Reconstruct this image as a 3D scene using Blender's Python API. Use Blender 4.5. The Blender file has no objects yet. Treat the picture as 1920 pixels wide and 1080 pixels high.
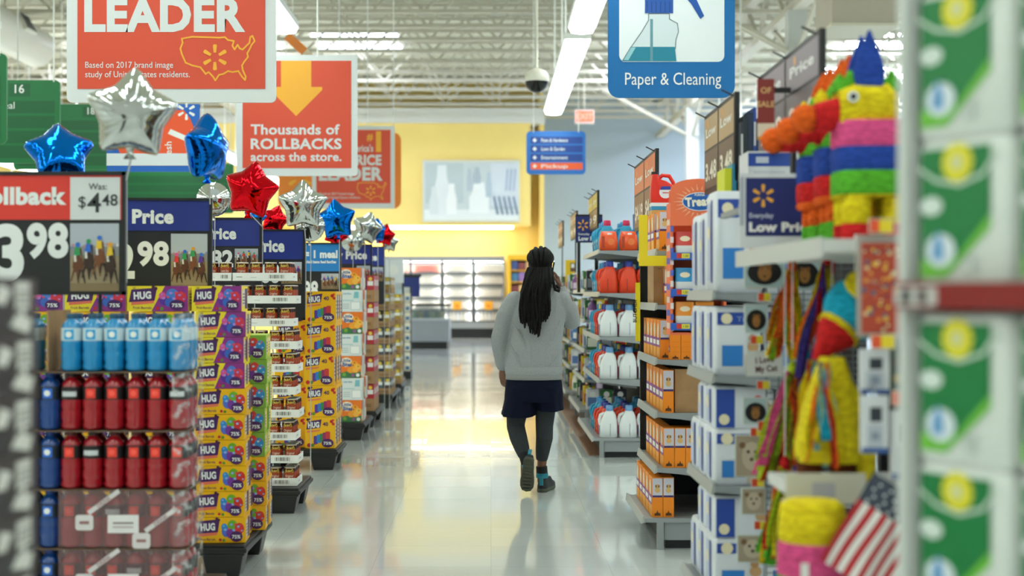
import bpy, bmesh, math, random
from mathutils import Vector, Matrix, Euler
random.seed(7)
SC = bpy.context.scene
COL = SC.collection
PI = math.pi
# ------------------------------------------------------------------ camera, world, exposure
F = 2667.0; EYE = 1.38; VX, VY = 920.0, 552.0
cam = bpy.data.objects.new('camera', bpy.data.cameras.new('camera'))
COL.objects.link(cam); SC.camera = cam
cam.location = (0, 0, EYE); cam.rotation_euler = (PI/2, 0, 0)
cam.data.sensor_width = 36; cam.data.lens = 36*F/1920
cam.data.shift_x = (960-VX)/1920; cam.data.shift_y = (VY-540)/1920
cam.data.dof.use_dof = True; cam.data.dof.focus_distance = 9.0; cam.data.dof.aperture_fstop = 1.8
cam.data.clip_end = 200
SC.view_settings.view_transform = 'Standard'; SC.view_settings.look = 'None'
SC.view_settings.exposure = -0.4; SC.view_settings.gamma = 1; SC.view_settings.use_curve_mapping = False
w = bpy.data.worlds.new('world'); SC.world = w; w.use_nodes = True
w.node_tree.nodes['Background'].inputs[0].default_value = (.8, .9, 1, 1)
w.node_tree.nodes['Background'].inputs[1].default_value = .5
LAMP = 16.0         # emission of the strip light diffusers
SC.cycles.max_bounces = 8; SC.cycles.diffuse_bounces = 4; SC.cycles.glossy_bounces = 4
SC.cycles.transmission_bounces = 6; SC.cycles.transparent_max_bounces = 12
SC.cycles.caustics_reflective = False; SC.cycles.caustics_refractive = False
SC.cycles.sample_clamp_indirect = 6

def at(px, py, Y):
    return Vector(((px-VX)/F*Y, Y, EYE-(py-VY)/F*Y))

# ------------------------------------------------------------------ materials
def lin(h):
    h = h.lstrip('#'); c = [int(h[i:i+2], 16)/255 for i in (0, 2, 4)]
    return tuple(x/12.92 if x <= .04045 else ((x+.055)/1.055)**2.4 for x in c)+(1,)
MATS = {}
def mat(name, hexc=None, rough=.5, metal=0, emit=0, alpha=1, trans=0, var=0, vscale=30, bump=0, bscale=60, coat=0, ior=1.5, spec=.5, stretch=None):
    if name in MATS: return MATS[name]
    m = bpy.data.materials.new(name); m.use_nodes = True
    nt = m.node_tree; b = nt.nodes['Principled BSDF']; c = lin(hexc or '808080')
    b.inputs['Base Color'].default_value = c; b.inputs['Roughness'].default_value = rough
    b.inputs['Metallic'].default_value = metal; b.inputs['Alpha'].default_value = alpha
    b.inputs['Transmission Weight'].default_value = trans; b.inputs['Coat Weight'].default_value = coat
    b.inputs['IOR'].default_value = ior; b.inputs['Specular IOR Level'].default_value = spec
    if emit:
        b.inputs['Emission Color'].default_value = c; b.inputs['Emission Strength'].default_value = emit
    if var or bump:
        tc = nt.nodes.new('ShaderNodeTexCoord'); src = tc.outputs['Object']
        if stretch:
            mp = nt.nodes.new('ShaderNodeMapping'); mp.inputs['Scale'].default_value = stretch
            nt.links.new(src, mp.inputs[0]); src = mp.outputs[0]
    if var:
        n = nt.nodes.new('ShaderNodeTexNoise'); n.inputs['Scale'].default_value = vscale; n.inputs['Detail'].default_value = 4
        nt.links.new(src, n.inputs['Vector'])
        r = nt.nodes.new('ShaderNodeValToRGB')
        r.color_ramp.elements[0].position = .3; r.color_ramp.elements[1].position = .7
        r.color_ramp.elements[0].color = tuple(x*(1-var) for x in c[:3])+(1,)
        r.color_ramp.elements[1].color = tuple(min(1, x*(1+var)) for x in c[:3])+(1,)
        nt.links.new(n.outputs[0], r.inputs[0]); nt.links.new(r.outputs[0], b.inputs['Base Color'])
    if bump:
        n = nt.nodes.new('ShaderNodeTexNoise'); n.inputs['Scale'].default_value = bscale; n.inputs['Detail'].default_value = 3
        nt.links.new(src, n.inputs['Vector'])
        bp = nt.nodes.new('ShaderNodeBump'); bp.inputs['Strength'].default_value = bump; bp.inputs['Distance'].default_value = .01
        nt.links.new(n.outputs[0], bp.inputs['Height']); nt.links.new(bp.outputs[0], b.inputs['Normal'])
    MATS[name] = m
    return m
def P(hexc, rough=.45): return mat('print_'+hexc.lstrip('#')+('' if rough == .45 else '_%d' % (rough*100)), hexc, rough)

# ------------------------------------------------------------------ mesh builder
def xy(v): return Vector(v)
class MB:
    def __init__(s): s.k = 0; s.v = []; s.f = []; s.mi = []; s.sm = []; s.ms = []; s.xf = None
    def mid(s, m):
        if m not in s.ms: s.ms.append(m)
        return s.ms.index(m)
    def add(s, vs, fs, m, smooth=False):
        o = len(s.v); k = s.mid(m)
        for p in vs: s.v.append((s.xf @ Vector(p)) if s.xf else Vector(p))
        for f in fs: s.f.append([o+i for i in f]); s.mi.append(k); s.sm.append(smooth)
    def box(s, x0, x1, y0, y1, z0, z1, m):
        s.add([(x0,y0,z0),(x1,y0,z0),(x1,y1,z0),(x0,y1,z0),(x0,y0,z1),(x1,y0,z1),(x1,y1,z1),(x0,y1,z1)],
              [(0,3,2,1),(4,5,6,7),(0,1,5,4),(1,2,6,5),(2,3,7,6),(3,0,4,7)], m)
    def loft(s, rings, m, smooth=True, caps=True):
        n = len(rings[0]); vs = [p for r in rings for p in r]; fs = []
        for i in range(len(rings)-1):
            for j in range(n):
                a = i*n+j; b = i*n+(j+1) % n; fs.append((a, b, b+n, a+n))
        s.add(vs, fs, m, smooth)
        if caps:
            s.add(rings[0], [tuple(reversed(range(n)))], m); s.add(rings[-1], [tuple(range(n))], m)
    def lathe(s, prof, m, c=(0,0,0), n=16, sx=1, sy=1, smooth=True, caps=True):
        s.loft([[(c[0]+r*sx*math.cos(2*PI*j/n), c[1]+r*sy*math.sin(2*PI*j/n), c[2]+z) for j in range(n)] for r, z in prof], m, smooth, caps)
    def ell(s, c, rx, ry, rz, m, n=14, k=9):
        s.loft([[(c[0]+rx*math.cos(2*PI*j/n)*math.sin(t), c[1]+ry*math.sin(2*PI*j/n)*math.sin(t), c[2]-rz*math.cos(t)) for j in range(n)]
                for t in [max(.02, min(PI-.02, PI*i/k)) for i in range(k+1)]], m)
    def tube(s, pts, rad, m, n=8, caps=True, flat=1.0):
        pts = [Vector(p) for p in pts]; rings = []
        if not hasattr(rad, '__len__'): rad = [rad]*len(pts)
        ref = None
        for i, p in enumerate(pts):
            d = (pts[min(i+1, len(pts)-1)]-pts[max(i-1, 0)]).normalized()
            if ref is None: ref = Vector((0,1,0)) if abs(d.y) < .8 else Vector((1,0,0))
            a = (ref-d*ref.dot(d)).normalized(); b = d.cross(a); ref = a
            r = rad[i]
            rings.append([p+(a*math.cos(2*PI*j/n)*flat+b*math.sin(2*PI*j/n))*r for j in range(n)])
        s.loft(rings, m, True, caps)
    def bar(s, a, b, wd, ht, m):
        a = Vector(a); b = Vector(b); d = (b-a).normalized()
        u = d.cross(Vector((0,0,1)));  u = Vector((1,0,0)) if u.length < 1e-4 else u.normalized()
        v = u.cross(d)
        r = lambda p: [p-u*wd/2-v*ht/2, p+u*wd/2-v*ht/2, p+u*wd/2+v*ht/2, p-u*wd/2+v*ht/2]
        s.loft([r(a), r(b)], m, False)
    def prism(s, poly, fr, d0, d1, m):
        n = len(poly); vs = [fr(a, b, d0) for a, b in poly]+[fr(a, b, d1) for a, b in poly]
        s.add(vs, [tuple(reversed(range(n))), tuple(range(n, 2*n))]+[(i, (i+1) % n, n+(i+1) % n, n+i) for i in range(n)], m)
    # ---- flat printing on a frame fr(u, v, lift)
    def eps(s): s.k += 1; return (s.k % 50)*1.2e-5
    def poly(s, pts, fr, m, l=.001): l += s.eps(); s.add([fr(a, b, l) for a, b in pts], [tuple(range(len(pts)))], m)
    def rect(s, u0, u1, v0, v1, fr, m, l=.001, k=1):
        l += s.eps(); us = [u0+(u1-u0)*i/k for i in range(k+1)]
        s.add([fr(u, v0, l) for u in us]+[fr(u, v1, l) for u in us], [(i, i+1, k+2+i, k+1+i) for i in range(k)], m)
    def disc(s, u, v, r, fr, m, l=.001, n=14, ry=None, rot=0):
        l += s.eps(); ry = ry or r; c, sn = math.cos(rot), math.sin(rot)
        pts = []
        for j in range(n):
            a, b = r*math.cos(2*PI*j/n), ry*math.sin(2*PI*j/n); pts.append((u+a*c-b*sn, v+a*sn+b*c))
        s.add([fr(u, v, l)]+[fr(a, b, l) for a, b in pts], [(0, 1+j, 1+(j+1) % n) for j in range(n)], m)
    def text(s, t, u, v, size, fr, m, l=.002, align='c', bold=.02, wmax=None, shear=0, sy=1, rot=0):
        vs, fs, x0, x1 = tmesh(t, bold, shear); wd = (x1-x0)*size; sx = size
        if wmax: sx = size*wmax/wd; wd = wmax
        o = -(x0+x1)/2*sx if align == 'c' else (-x0*sx if align == 'l' else -x1*sx)
        c, sn = math.cos(rot), math.sin(rot)
        out = []
        for x, y in vs:
            a, b = x*sx+o, y*size*sy; out.append(fr(u+a*c-b*sn, v+a*sn+b*c, l))
        s.add(out, fs, m)
    def line(s, pts, wd, fr, m, l=.0015, closed=False):
        n = len(pts); k = n if closed else n-1
        for i in range(k):
            a = Vector(pts[i]); b = Vector(pts[(i+1) % n]); d = (b-a)
            if d.length < 1e-6: continue
            d.normalize(); q = Vector((-d.y, d.x))*wd/2; a = a-d*wd*.3; b = b+d*wd*.3
            s.poly([a-q, b-q, b+q, a+q], fr, m, l)
    def build(s, name, parent=None, bevel=0, loc=None):
        me = bpy.data.meshes.new(name); me.from_pydata([tuple(p) for p in s.v], [], s.f)
        for m in s.ms: me.materials.append(m)
        me.polygons.foreach_set('material_index', s.mi); me.polygons.foreach_set('use_smooth', s.sm); me.update()
        o = bpy.data.objects.new(name, me); COL.objects.link(o)
        if parent: o.parent = parent
        if loc is not None: o.location = loc
        if bevel:
            b = o.modifiers.new('bevel', 'BEVEL'); b.width = bevel; b.segments = 2; b.limit_method = 'ANGLE'
        return o
TC = {}
def tmesh(t, bold=.02, shear=0):
    k = (t, bold, shear)
    if k in TC: return TC[k]
    cu = bpy.data.curves.new('t', 'FONT'); cu.body = t; cu.size = 1; cu.offset = bold; cu.resolution_u = 5 if len(t) < 4 else 3; cu.shear = shear
    cu.space_character = 1+bold*1.2
    o = bpy.data.objects.new('t', cu); COL.objects.link(o)
    dg = bpy.context.evaluated_depsgraph_get(); me = o.evaluated_get(dg).to_mesh()
    vs = [(v.co.x, v.co.y) for v in me.vertices]; fs = [tuple(p.vertices) for p in me.polygons]
    o.evaluated_get(dg).to_mesh_clear(); bpy.data.objects.remove(o); bpy.data.curves.remove(cu)
    TC[k] = (vs, fs, min(v[0] for v in vs), max(v[0] for v in vs))
    return TC[k]
def frame(o, u, v, n):
    o, u, v, n = Vector(o), Vector(u), Vector(v), Vector(n)
    return lambda a, b, l=0: o+u*a+v*b+n*l
def front(x=0, y=0, z=0): return frame((x,y,z), (1,0,0), (0,0,1), (0,-1,0))      # faces the camera
def sideR(x=0, y=0, z=0): return frame((x,y,z), (0,1,0), (0,0,1), (1,0,0))       # faces +X
def sideL(x=0, y=0, z=0): return frame((x,y,z), (0,-1,0), (0,0,1), (-1,0,0))     # faces -X
def cyl(r, z=0, x=0, y=0):
    return lambda a, b, l=0: Vector((x+(r+l)*math.sin(a/r), y-(r+l)*math.cos(a/r), z+b))
def rrect(u0, u1, v0, v1, r, n=5):
    out = []
    for cx, cy, a0 in ((u1-r, v1-r, 0), (u0+r, v1-r, PI/2), (u0+r, v0+r, PI), (u1-r, v0+r, 3*PI/2)):
        out += [(cx+r*math.cos(a0+PI/2*i/n), cy+r*math.sin(a0+PI/2*i/n)) for i in range(n+1)]
    return out
# ------------------------------------------------------------------ objects
def tag(o, label, cat, group=None, kind=None):
    o['label'] = label; o['category'] = cat
    if group: o['group'] = group
    if kind: o['kind'] = kind
    return o
def thing(name, label, cat, loc=(0,0,0), rz=0, group=None):
    o = bpy.data.objects.new(name, None); COL.objects.link(o); o.location = loc; o.rotation_euler = (0,0,rz)
    o.empty_display_size = .05
    return tag(o, label, cat, group)
def struct(o): o['kind'] = 'structure'; return o
CH = {}
def kids(o): return [c for c in bpy.data.objects if c.parent == o]
ALLP = []
class Proto:
    def __init__(s, root):
        ALLP.append(s)
        s.root = root; s.used = False; s.tree = [(c, kids(c)) for c in kids(root)]
    def put(s, loc, label, cat, group=None, rz=0, rot=None, sc=1):
        if not s.used: r = s.root; s.used = True
        else:
            r = s.root.copy(); COL.objects.link(r)
            for c, g in s.tree:
                d = c.copy(); COL.objects.link(d); d.parent = r
                for e in g:
                    h = e.copy(); COL.objects.link(h); h.parent = d
        r.location = loc; r.rotation_euler = rot or (0,0,rz); r.scale = (sc,)*3 if not hasattr(sc, '__len__') else sc
        for k in ('label','category','group'):
            if k in r: del r[k]
        return tag(r, label, cat, group)
ORD = ['top','second','third','fourth','fifth','sixth','seventh','eighth','ninth','tenth','eleventh','twelfth']
NTH = ['first']+ORD[1:]
def spark(mb, u, v, r, fr, m, l=.002):
    for k in range(6):
        a = PI/2+k*PI/3; d = Vector((math.cos(a), math.sin(a))); q = Vector((-d.y, d.x)); c = Vector((u, v))
        w0, w1 = r*.10, r*.16; p0, p1 = c+d*r*.36, c+d*r
        mb.poly([p0-q*w0, c+d*r*.9-q*w1, p1-q*w1*.6, p1+q*w1*.6, c+d*r*.9+q*w1, p0+q*w0], fr, m, l)
USA = [(.02,.93),(.16,.97),(.34,.96),(.52,.95),(.60,.96),(.64,.90),(.72,.88),(.70,.78),(.73,.70),(.77,.80),(.80,.72),(.84,.70),(.89,.78),(.93,.84),(.94,.96),(.97,.99),
       (1.0,.88),(.96,.80),(.93,.70),(.90,.62),(.91,.54),(.86,.44),(.83,.36),(.84,.26),(.88,.12),(.87,.05),(.83,.12),(.78,.24),(.70,.22),(.64,.24),(.58,.18),(.52,.16),(.47,.04),(.44,.12),(.38,.22),(.34,.18),(.27,.32),(.16,.36),(.07,.42),(.02,.60),(0,.72),(.03,.84)]
white = P('#eef0ee'); black = mat('black_plastic', '#17181a', .45); navy = P('#1b2f7c'); offw = P('#dfe3e4')
steel = mat('grey_shelf_steel', '#8f9497', .45); cream = mat('cream_paint', '#dcd6c4', .6)
card = mat('brown_cardboard', '#a9845c', .85, var=.12, vscale=12)
dk = mat('dark_panel', '#22262a', .6)
# ================================================================== SETTING
def floor_mat():
    m = bpy.data.materials.new('polished_tile'); m.use_nodes = True; nt = m.node_tree; b = nt.nodes['Principled BSDF']
    N = nt.nodes.new; L = nt.links.new
    tc = N('ShaderNodeTexCoord')
    sc = N('ShaderNodeVectorMath'); sc.operation = 'SCALE'; sc.inputs['Scale'].default_value = 1/.6; L(tc.outputs['Object'], sc.inputs[0])
    fl = N('ShaderNodeVectorMath'); fl.operation = 'FLOOR'; L(sc.outputs[0], fl.inputs[0])
    wn = N('ShaderNodeTexWhiteNoise'); wn.noise_dimensions = '2D'; L(fl.outputs[0], wn.inputs['Vector'])
    cr = N('ShaderNodeValToRGB'); cr.color_ramp.elements[0].color = lin('#d8dddb'); cr.color_ramp.elements[1].color = lin('#e0e5e3'); L(wn.outputs['Value'], cr.inputs[0])
    sp = N('ShaderNodeTexNoise'); sp.inputs['Scale'].default_value = 90; L(tc.outputs['Object'], sp.inputs['Vector'])
    mx = N('ShaderNodeMix'); mx.data_type = 'RGBA'; mx.blend_type = 'OVERLAY'; mx.inputs[0].default_value = .15
    L(cr.outputs[0], mx.inputs[6]); L(sp.outputs['Color'], mx.inputs[7])
    # joint lines
    fr = N('ShaderNodeVectorMath'); fr.operation = 'FRACTION'; L(sc.outputs[0], fr.inputs[0])
    sx = N('ShaderNodeSeparateXYZ'); L(fr.outputs[0], sx.inputs[0])
    mn = N('ShaderNodeMath'); mn.operation = 'MINIMUM'; L(sx.outputs[0], mn.inputs[0]); L(sx.outputs[1], mn.inputs[1])
    gt = N('ShaderNodeMath'); gt.operation = 'LESS_THAN'; gt.inputs[1].default_value = .006; L(mn.outputs[0], gt.inputs[0])
    m2 = N('ShaderNodeMix'); m2.data_type = 'RGBA'; L(gt.outputs[0], m2.inputs[0]); L(mx.outputs[2], m2.inputs[6]); m2.inputs[7].default_value = lin('#cbcecb')
    L(m2.outputs[2], b.inputs['Base Color'])
    b.inputs['Roughness'].default_value = .14; b.inputs['IOR'].default_value = 1.6
    b.inputs['Coat Weight'].default_value = .7; b.inputs['Coat Roughness'].default_value = .04
    # every tile lies a hair out of level, plus slow waviness of the wax
    geo = N('ShaderNodeNewGeometry')
    sb = N('ShaderNodeVectorMath'); sb.operation = 'SUBTRACT'; L(wn.outputs['Color'], sb.inputs[0]); sb.inputs[1].default_value = (.5,.5,.5)
    s2 = N('ShaderNodeVectorMath'); s2.operation = 'MULTIPLY'; L(sb.outputs[0], s2.inputs[0]); s2.inputs[1].default_value = (.0022,.005,0)
    ad = N('ShaderNodeVectorMath'); ad.operation = 'ADD'; L(geo.outputs['Normal'], ad.inputs[0]); L(s2.outputs[0], ad.inputs[1])
    nm = N('ShaderNodeVectorMath'); nm.operation = 'NORMALIZE'; L(ad.outputs[0], nm.inputs[0])
    wv = N('ShaderNodeTexNoise'); wv.inputs['Scale'].default_value = 4; L(tc.outputs['Object'], wv.inputs['Vector'])
    bp = N('ShaderNodeBump'); bp.inputs['Strength'].default_value = .05; bp.inputs['Distance'].default_value = .01
    L(wv.outputs[0], bp.inputs['Height']); L(nm.outputs[0], bp.inputs['Normal']); L(bp.outputs[0], b.inputs['Normal']); L(bp.outputs[0], b.inputs['Coat Normal'])
    return m
def sbox(name, *a):
    mb = MB(); mb.box(*a); return struct(mb.build(name))
yel = mat('yellow_wall_paint', '#f2d67e', .75, var=.03, vscale=.8); gry = mat('grey_wall_paint', '#a4b2bb', .8, var=.03, vscale=.5)
sbox('floor', -17, 17, -5, 51, -.2, 0, floor_mat())
deck = mat('roof_deck_paint', '#bdbca8', .8, bump=.6, bscale=6, stretch=(.05,8,1))
sbox('ceiling', -17, 17, -5, 51, 8.2, 8.4, deck)
sbox('wall_left', -17.2, -17, -5, 51, 0, 8.2, mat('cream_wall_paint', '#d8d2bf', .8, var=.03, vscale=.5))
sbox('wall_right', 17, 17.2, -5, 51, 0, 8.2, gry)
sbox('wall_front', -17, 17, -5.2, -5, 0, 8.2, mat('white_wall_paint', '#dcdcd8', .8, var=.03, vscale=.5))
sbox('wall_north', 1.6, 17, 49, 49.2, 0, 8.2, gry)
mb = MB(); mb.box(-17, 1.55, 46, 46.2, 0, 8.2, yel); mb.box(1.55, 1.7, 45.2, 49, 0, 8.2, yel); struct(mb.build('wall_back'))
sbox('trim_1', -17, 1.25, 44.7, 46, 3.55, 6.76, yel)          # soffit over the milk coolers
sbox('trim_2', -17, 1.7, 44.55, 46, 6.76, 7.22, mat('white_beam_paint', '#d9d8cf', .7))
# roof structure
jst = mat('joist_paint', '#bdb8a8', .6)
def joist(y):
    mb = MB(); zb, zt = 7.28, 8.15
    mb.box(-17, 17, y-.06, y+.06, zb, zb+.09, jst); mb.box(-17, 17, y-.06, y+.06, zt-.09, zt, jst)
    x = -17; k = 0; st = .78
    while x < 17-st:
        a, b = (zb+.05, zt-.05) if k % 2 == 0 else (zt-.05, zb+.05)
        mb.bar((x, y, a), (x+st, y, b), .05, .05, jst); x += st; k += 1
    return struct(mb.build('ceiling_joist'))
y = 23.4
while y < 48.5: joist(y); y += 1.62
def girder(x, y0, y1):
    mb = MB(); zb, zt = 6.75, 7.95
    mb.box(x-.12, x+.12, y0, y1, zb, zb+.16, jst); mb.box(x-.12, x+.12, y0, y1, zt-.16, zt, jst)
    y = y0; k = 0
    while y < y1-1.4:
        a, b = (zb+.1, zt-.1) if k % 2 == 0 else (zt-.1, zb+.1)
        mb.bar((x, y, a), (x, y+1.4, b), .09, .09, jst); y += 1.4; k += 1
    struct(mb.build('ceiling_girder'))
girder(5.8, 14, 48.9); girder(-7.5, 14, 46)
for i, yy in enumerate((27.0, 41.0)):
    mb = MB(); mb.box(5.62, 5.98, yy-.18, yy+.18, 0, 6.75, mat('column_paint', '#c3c5c1', .6)); mb.box(5.5, 6.1, yy-.3, yy+.3, 0, .05, steel)
    struct(mb.build('column'))
    mb = MB()
    for s in (-1, 1): mb.bar((5.8, yy+.1*s, 5.9), (5.8-2.6, yy+.1*s, 7.3), .07, .07, jst)
    mb.bar((5.8, yy, 5.9), (5.8, yy-2.2, 6.8), .07, .07, jst); mb.bar((5.8, yy, 5.9), (5.8, yy+2.2, 6.8), .07, .07, jst)
    struct(mb.build('ceiling_brace'))
fill_m = mat('added_skylight_fill', '#e3ecff', .5, emit=62); sky_d = mat('skylight_soft', '#e3ecff', .5, emit=9)  # strong glow for the added fill panels, soft glow for the real skylight
for i, (xa, xb, ya, yb) in enumerate(((-4.7,-2.45,37.2,39.4),(-11,-8.6,37.2,39.4),(-8,-5.8,37.2,39.4),(3.4,5.2,36.6,39.0),(9.5,12,37.2,39.4),(12.8,15.2,37.2,39.4),(9.2,12,43,45.4),(12.8,15.4,43,45.4))):
    mb = MB(); mb.box(xa, xb, ya, yb, 8.12, 8.2, fill_m if i else sky_d); struct(mb.build('skylight_or_fill_%d' % (i+1)))  # only the first is a real skylight; the rest are unseen panels added as fill
# strip lights
lamp_m = mat('lit_diffuser', '#f0fbf8', .5, emit=LAMP)
mb = MB(); root = thing('strip_light', 'x', 'light')
mb.box(-.16, .16, 0, 3.3, .03, .10, white); mb.box(-.012, .012, .4, .424, .1, 3.76, white); mb.box(-.012, .012, 2.8, 2.824, .1, 3.76, white); mb.box(-.12, .12, .03, 3.27, .1, .104, mat('lit_uplight', '#f0fbf8', .5, emit=14)); mb.build('housing', root)
mb = MB(); mb.loft([[(x, y, z) for x, z in ((-.15,.03),(-.12,-.03),(0,-.045),(.12,-.03),(.15,.03))] for y in (.02, 3.28)], lamp_m, False); mb.build('diffuser', root)
LP = Proto(root)
SEG = [-3.4, .6, 4.9, 9.1, 13.1, 17.1, 20.5]
rows = [(-5.8, SEG[:5]+[20.5, 24.4, 28.2, 32, 36]), (-2.37, SEG[:5]), (1.05, SEG), (4.5, SEG[:4]+[25.2]), (8.2, SEG+[25, 29, 33, 37, 41]), (-11.3, SEG[:5]+[20.5]+[24.4, 28.2, 32, 36, 40]), (12.5, SEG+[25, 29, 33, 37, 41]), (-13.4, SEG+[25, 29, 33, 37])]
rn = ['row over the price signs','row behind the red banners','row over the walking person','row beyond the roof girder','row far beyond the girder','row along the round duct','outermost row by the grey wall','outermost row by the cream wall']
for (x, ss), nm in zip(rows, rn):
    for i, yy in enumerate(ss):
        LP.put((x, yy, 4.42), 'long fluorescent strip light, %s from the front, %s' % (NTH[i], nm), 'light', 'ceiling strip lights')
# soffit tubes over the coolers
mb = MB(); mb.box(-.75, .75, -.3, .3, -.03, .03, mat('soffit_lit', '#fffbe8', .5, emit=9)); o = mb.build('soffit_light'); LP = Proto(o)
for i, px in enumerate((605, 675, 745, 838, 918)):
    LP.put(((px-VX)/F*45.2, 45.3, 3.51), 'white light tube under the yellow soffit, %s counting toward the grey wall' % NTH[i], 'light', 'soffit lights over the coolers')
# round air duct
dm = mat('duct_paint', '#cfccc0', .5)
r = thing('air_duct', 'round cream ventilation duct with black grilles hung below the roof', 'duct', (-9.9, 18, 6.75))
mb = MB(); mb.tube([(0,0,.0),(0,13,.0)], .42, dm, 20); mb.lathe([(.45,-.08),(.45,.08)], dm, (0,0,0), 20)
mb.build('pipe', r)
for k in range(5):
    mb = MB(); mb.xf = Matrix.Translation((0, 2+k*2.3, 0)) @ Matrix.Rotation(-.5, 4, 'Y')
    mb.box(.36, .46, -.32, .32, -.2, .2, dm)
    for j in range(6): mb.box(.44, .475, -.27, .27, -.17+j*.06, -.14+j*.06, black)
    mb.build('grille', r)
mb = MB(); mb.bar((0,2,.4),(0,2,1.45),.03,.03,jst); mb.bar((0,11,.4),(0,11,1.45),.03,.03,jst); mb.build('hanger', r)
# roof air unit on the far side
a = at(1548, 0, 20)
mb = MB(); mb.box(a.x, a.x+.92, 19.6, 20.6, 5.1, 5.7, mat('unit_paint', '#bcb3a4', .6)); mb.box(a.x-.02, a.x+.94, 19.58, 20.62, 5.08, 5.12, cream)
for yy in (19.7, 20.5):
    for xx in (.1, .8): mb.bar((a.x+xx, yy, 5.65), (a.x+xx, yy, 8.195), .03, .03, jst)
tag(mb.build('air_unit'), 'boxy beige air unit hanging from the roof behind the piñatas'.replace('ñ','n'), 'air unit')
# ================================================================== HANGING SIGNS
red = P('#df4f33'); sgold = P('#f9b233'); sblue = P('#0b69aa', .7)
def hang(root, x0, x1, z, top=8.1, dx=.12):
    for x in (x0+dx, x1-dx):
        mb = MB(); mb.tube([(x, 0, z-.02), (x, 0, top)], .008, white, 6); mb.build('hanger_rod', root)
def redsign(px0, px1, py1, Y, label, kind):
    x0, x1 = (px0-VX)/F*Y, (px1-VX)/F*Y; W = x1-x0; z0 = EYE-(py1-VY)/F*Y
    r = thing('hanging_banner', label, 'sign', ((x0+x1)/2, Y, z0), 0, 'red hanging price banners')
    mb = MB(); mb.prism(rrect(-W/2, W/2, 0, W, .03), front(), -.02, 0, offw); mb.build('frame', r)
    mb = MB(); f = front(-W/2, -.002, 0)
    b = W*.048; mb.rect(b+.005, W-b-.002, b+.02, W-b, f, red, .001)
    if kind == 'arrow':
        c = W*.495
        mb.poly([(c-.125*W, W-b), (c-.125*W, W*.735), (c-.215*W, W*.735), (c-.215*W, W*.71), (c, W*.495), (c+.215*W, W*.71), (c+.215*W, W*.735), (c+.125*W, W*.735), (c+.125*W, W-b)], f, sgold, .002)
        mb.text('Thousands of', W*.12, W*.345, W*.115, f, offw, .003, 'l', .025, wmax=W*.735)
        mb.text('ROLLBACKS', W*.12, W*.225, W*.118, f, offw, .003, 'l', .03, wmax=W*.75)
        mb.text('across the store.', W*.12, W*.125, W*.1, f, offw, .003, 'l', .025, wmax=W*.75)
    else:
        mb.text('#', W*.7, W*.826, W*.12, f, sgold, .003, 'c', .03); mb.text('1', W*.805, W*.70, W*.32, f, sgold, .003, 'c', .05)
        mb.text("America's", W*.74, W*.69, W*.115, f, offw, .003, 'r', .025, wmax=W*.33); mb.text('PRICE', W*.84, W*.53, W*.165, f, offw, .003, 'r', .04, wmax=W*.38)
        mb.text('LEADER', W*.855, W*.345, W*.215, f, offw, .003, 'r', .042, wmax=W*.77)
        mb.text('Based on 2017 brand image', W*.09, W*.165, W*.042, f, offw, .003, 'l', .004, wmax=W*.42)
        mb.text('study of United States residents.', W*.09, W*.12, W*.042, f, offw, .003, 'l', .004, wmax=W*.50)
        pts = [(W*(.545+.355*a), W*(.095+.225*b)) for a, b in USA]
        mb.line(pts, W*.008, f, sgold, .003, True); spark(mb, W*.71, W*.215, W*.062, f, sgold, .003)
    mb.build('printed_panel', r)
    hang(r, -W/2, W/2, W, dx=.4)
redsign(125, 517, 192, 8.3, 'large red banner lettered LEADER with a yellow outlined country map', 'map')
redsign(443, 670, 330, 14.3, 'red banner with a yellow down arrow and the word ROLLBACKS', 'arrow')
redsign(585, 740, 391, 21.0, 'farther red banner reading number 1 price leader, half hidden by the arrow banner', 'map')
# orange rounded sign behind
Y = 22.5; a, b = at(522, 391, Y), at(752, 318, Y)
r = thing('hanging_banner', 'orange rounded banner peeping out behind the farthest red banner', 'sign', (a.x, Y, a.z))
mb = MB(); mb.prism(rrect(0, b.x-a.x, 0, 1.2, .12), front(), -.02, 0, P('#f58a2b')); spark(mb, .34, .48, .2, front(0,-.002,0), sgold); mb.build('panel', r); hang(r, 0, b.x-a.x, 1.2)
# blue category sign with spray bottle
Y = 11.0; a, b = at(1140, 183, Y), at(1378, 0, Y); W = b.x-a.x; H = 1.28
r = thing('category_sign', 'blue hanging sign reading Paper and Cleaning with a spray bottle picture', 'sign', (a.x, Y, a.z))
mb = MB(); mb.prism(rrect(0, W, 0, H, .09), front(), -.03, 0, sblue); mb.build('board', r)
mb = MB(); f = front(0, -.001, 0); s = W/238.0; px = lambda x, y: ((x-1140)*s, (183-y)*s)
mb.prism(rrect(21*s, 218*s, 67*s, H-21*s, .05), f, 0, .001, P('#e4eaee'))
gl = P('#cfdbe0'); tl = P('#0d7d96'); dkb = P('#0d4fa3'); ol = P('#5d6f78')
body = [(1166,116),(1180,93),(1203,60),(1216,38),(1216,26),(1255,26),(1255,36),(1270,44),(1272,60),(1267,75),(1266,92),(1270,116)]
mb.poly([px(*p) for p in body], f, gl, .003); mb.line([px(*p) for p in body[:-1]], .006, f, ol, .0045)
mb.poly([px(*p) for p in [(1167,115),(1182,88),(1265,88),(1268,115)]], f, tl, .004)
mb.poly([px(*p) for p in [(1219,115),(1219,36),(1224,36),(1224,115)]], f, P('#5f8f9c'), .005)
mb.poly([px(*p) for p in [(1169,113),(1183,89),(1192,89),(1178,113)]], f, P('#8fc4cd'), .005)
mb.poly([px(*p) for p in [(1209,25),(1209,-8),(1262,-8),(1262,25)]], f, dkb, .005)
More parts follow.
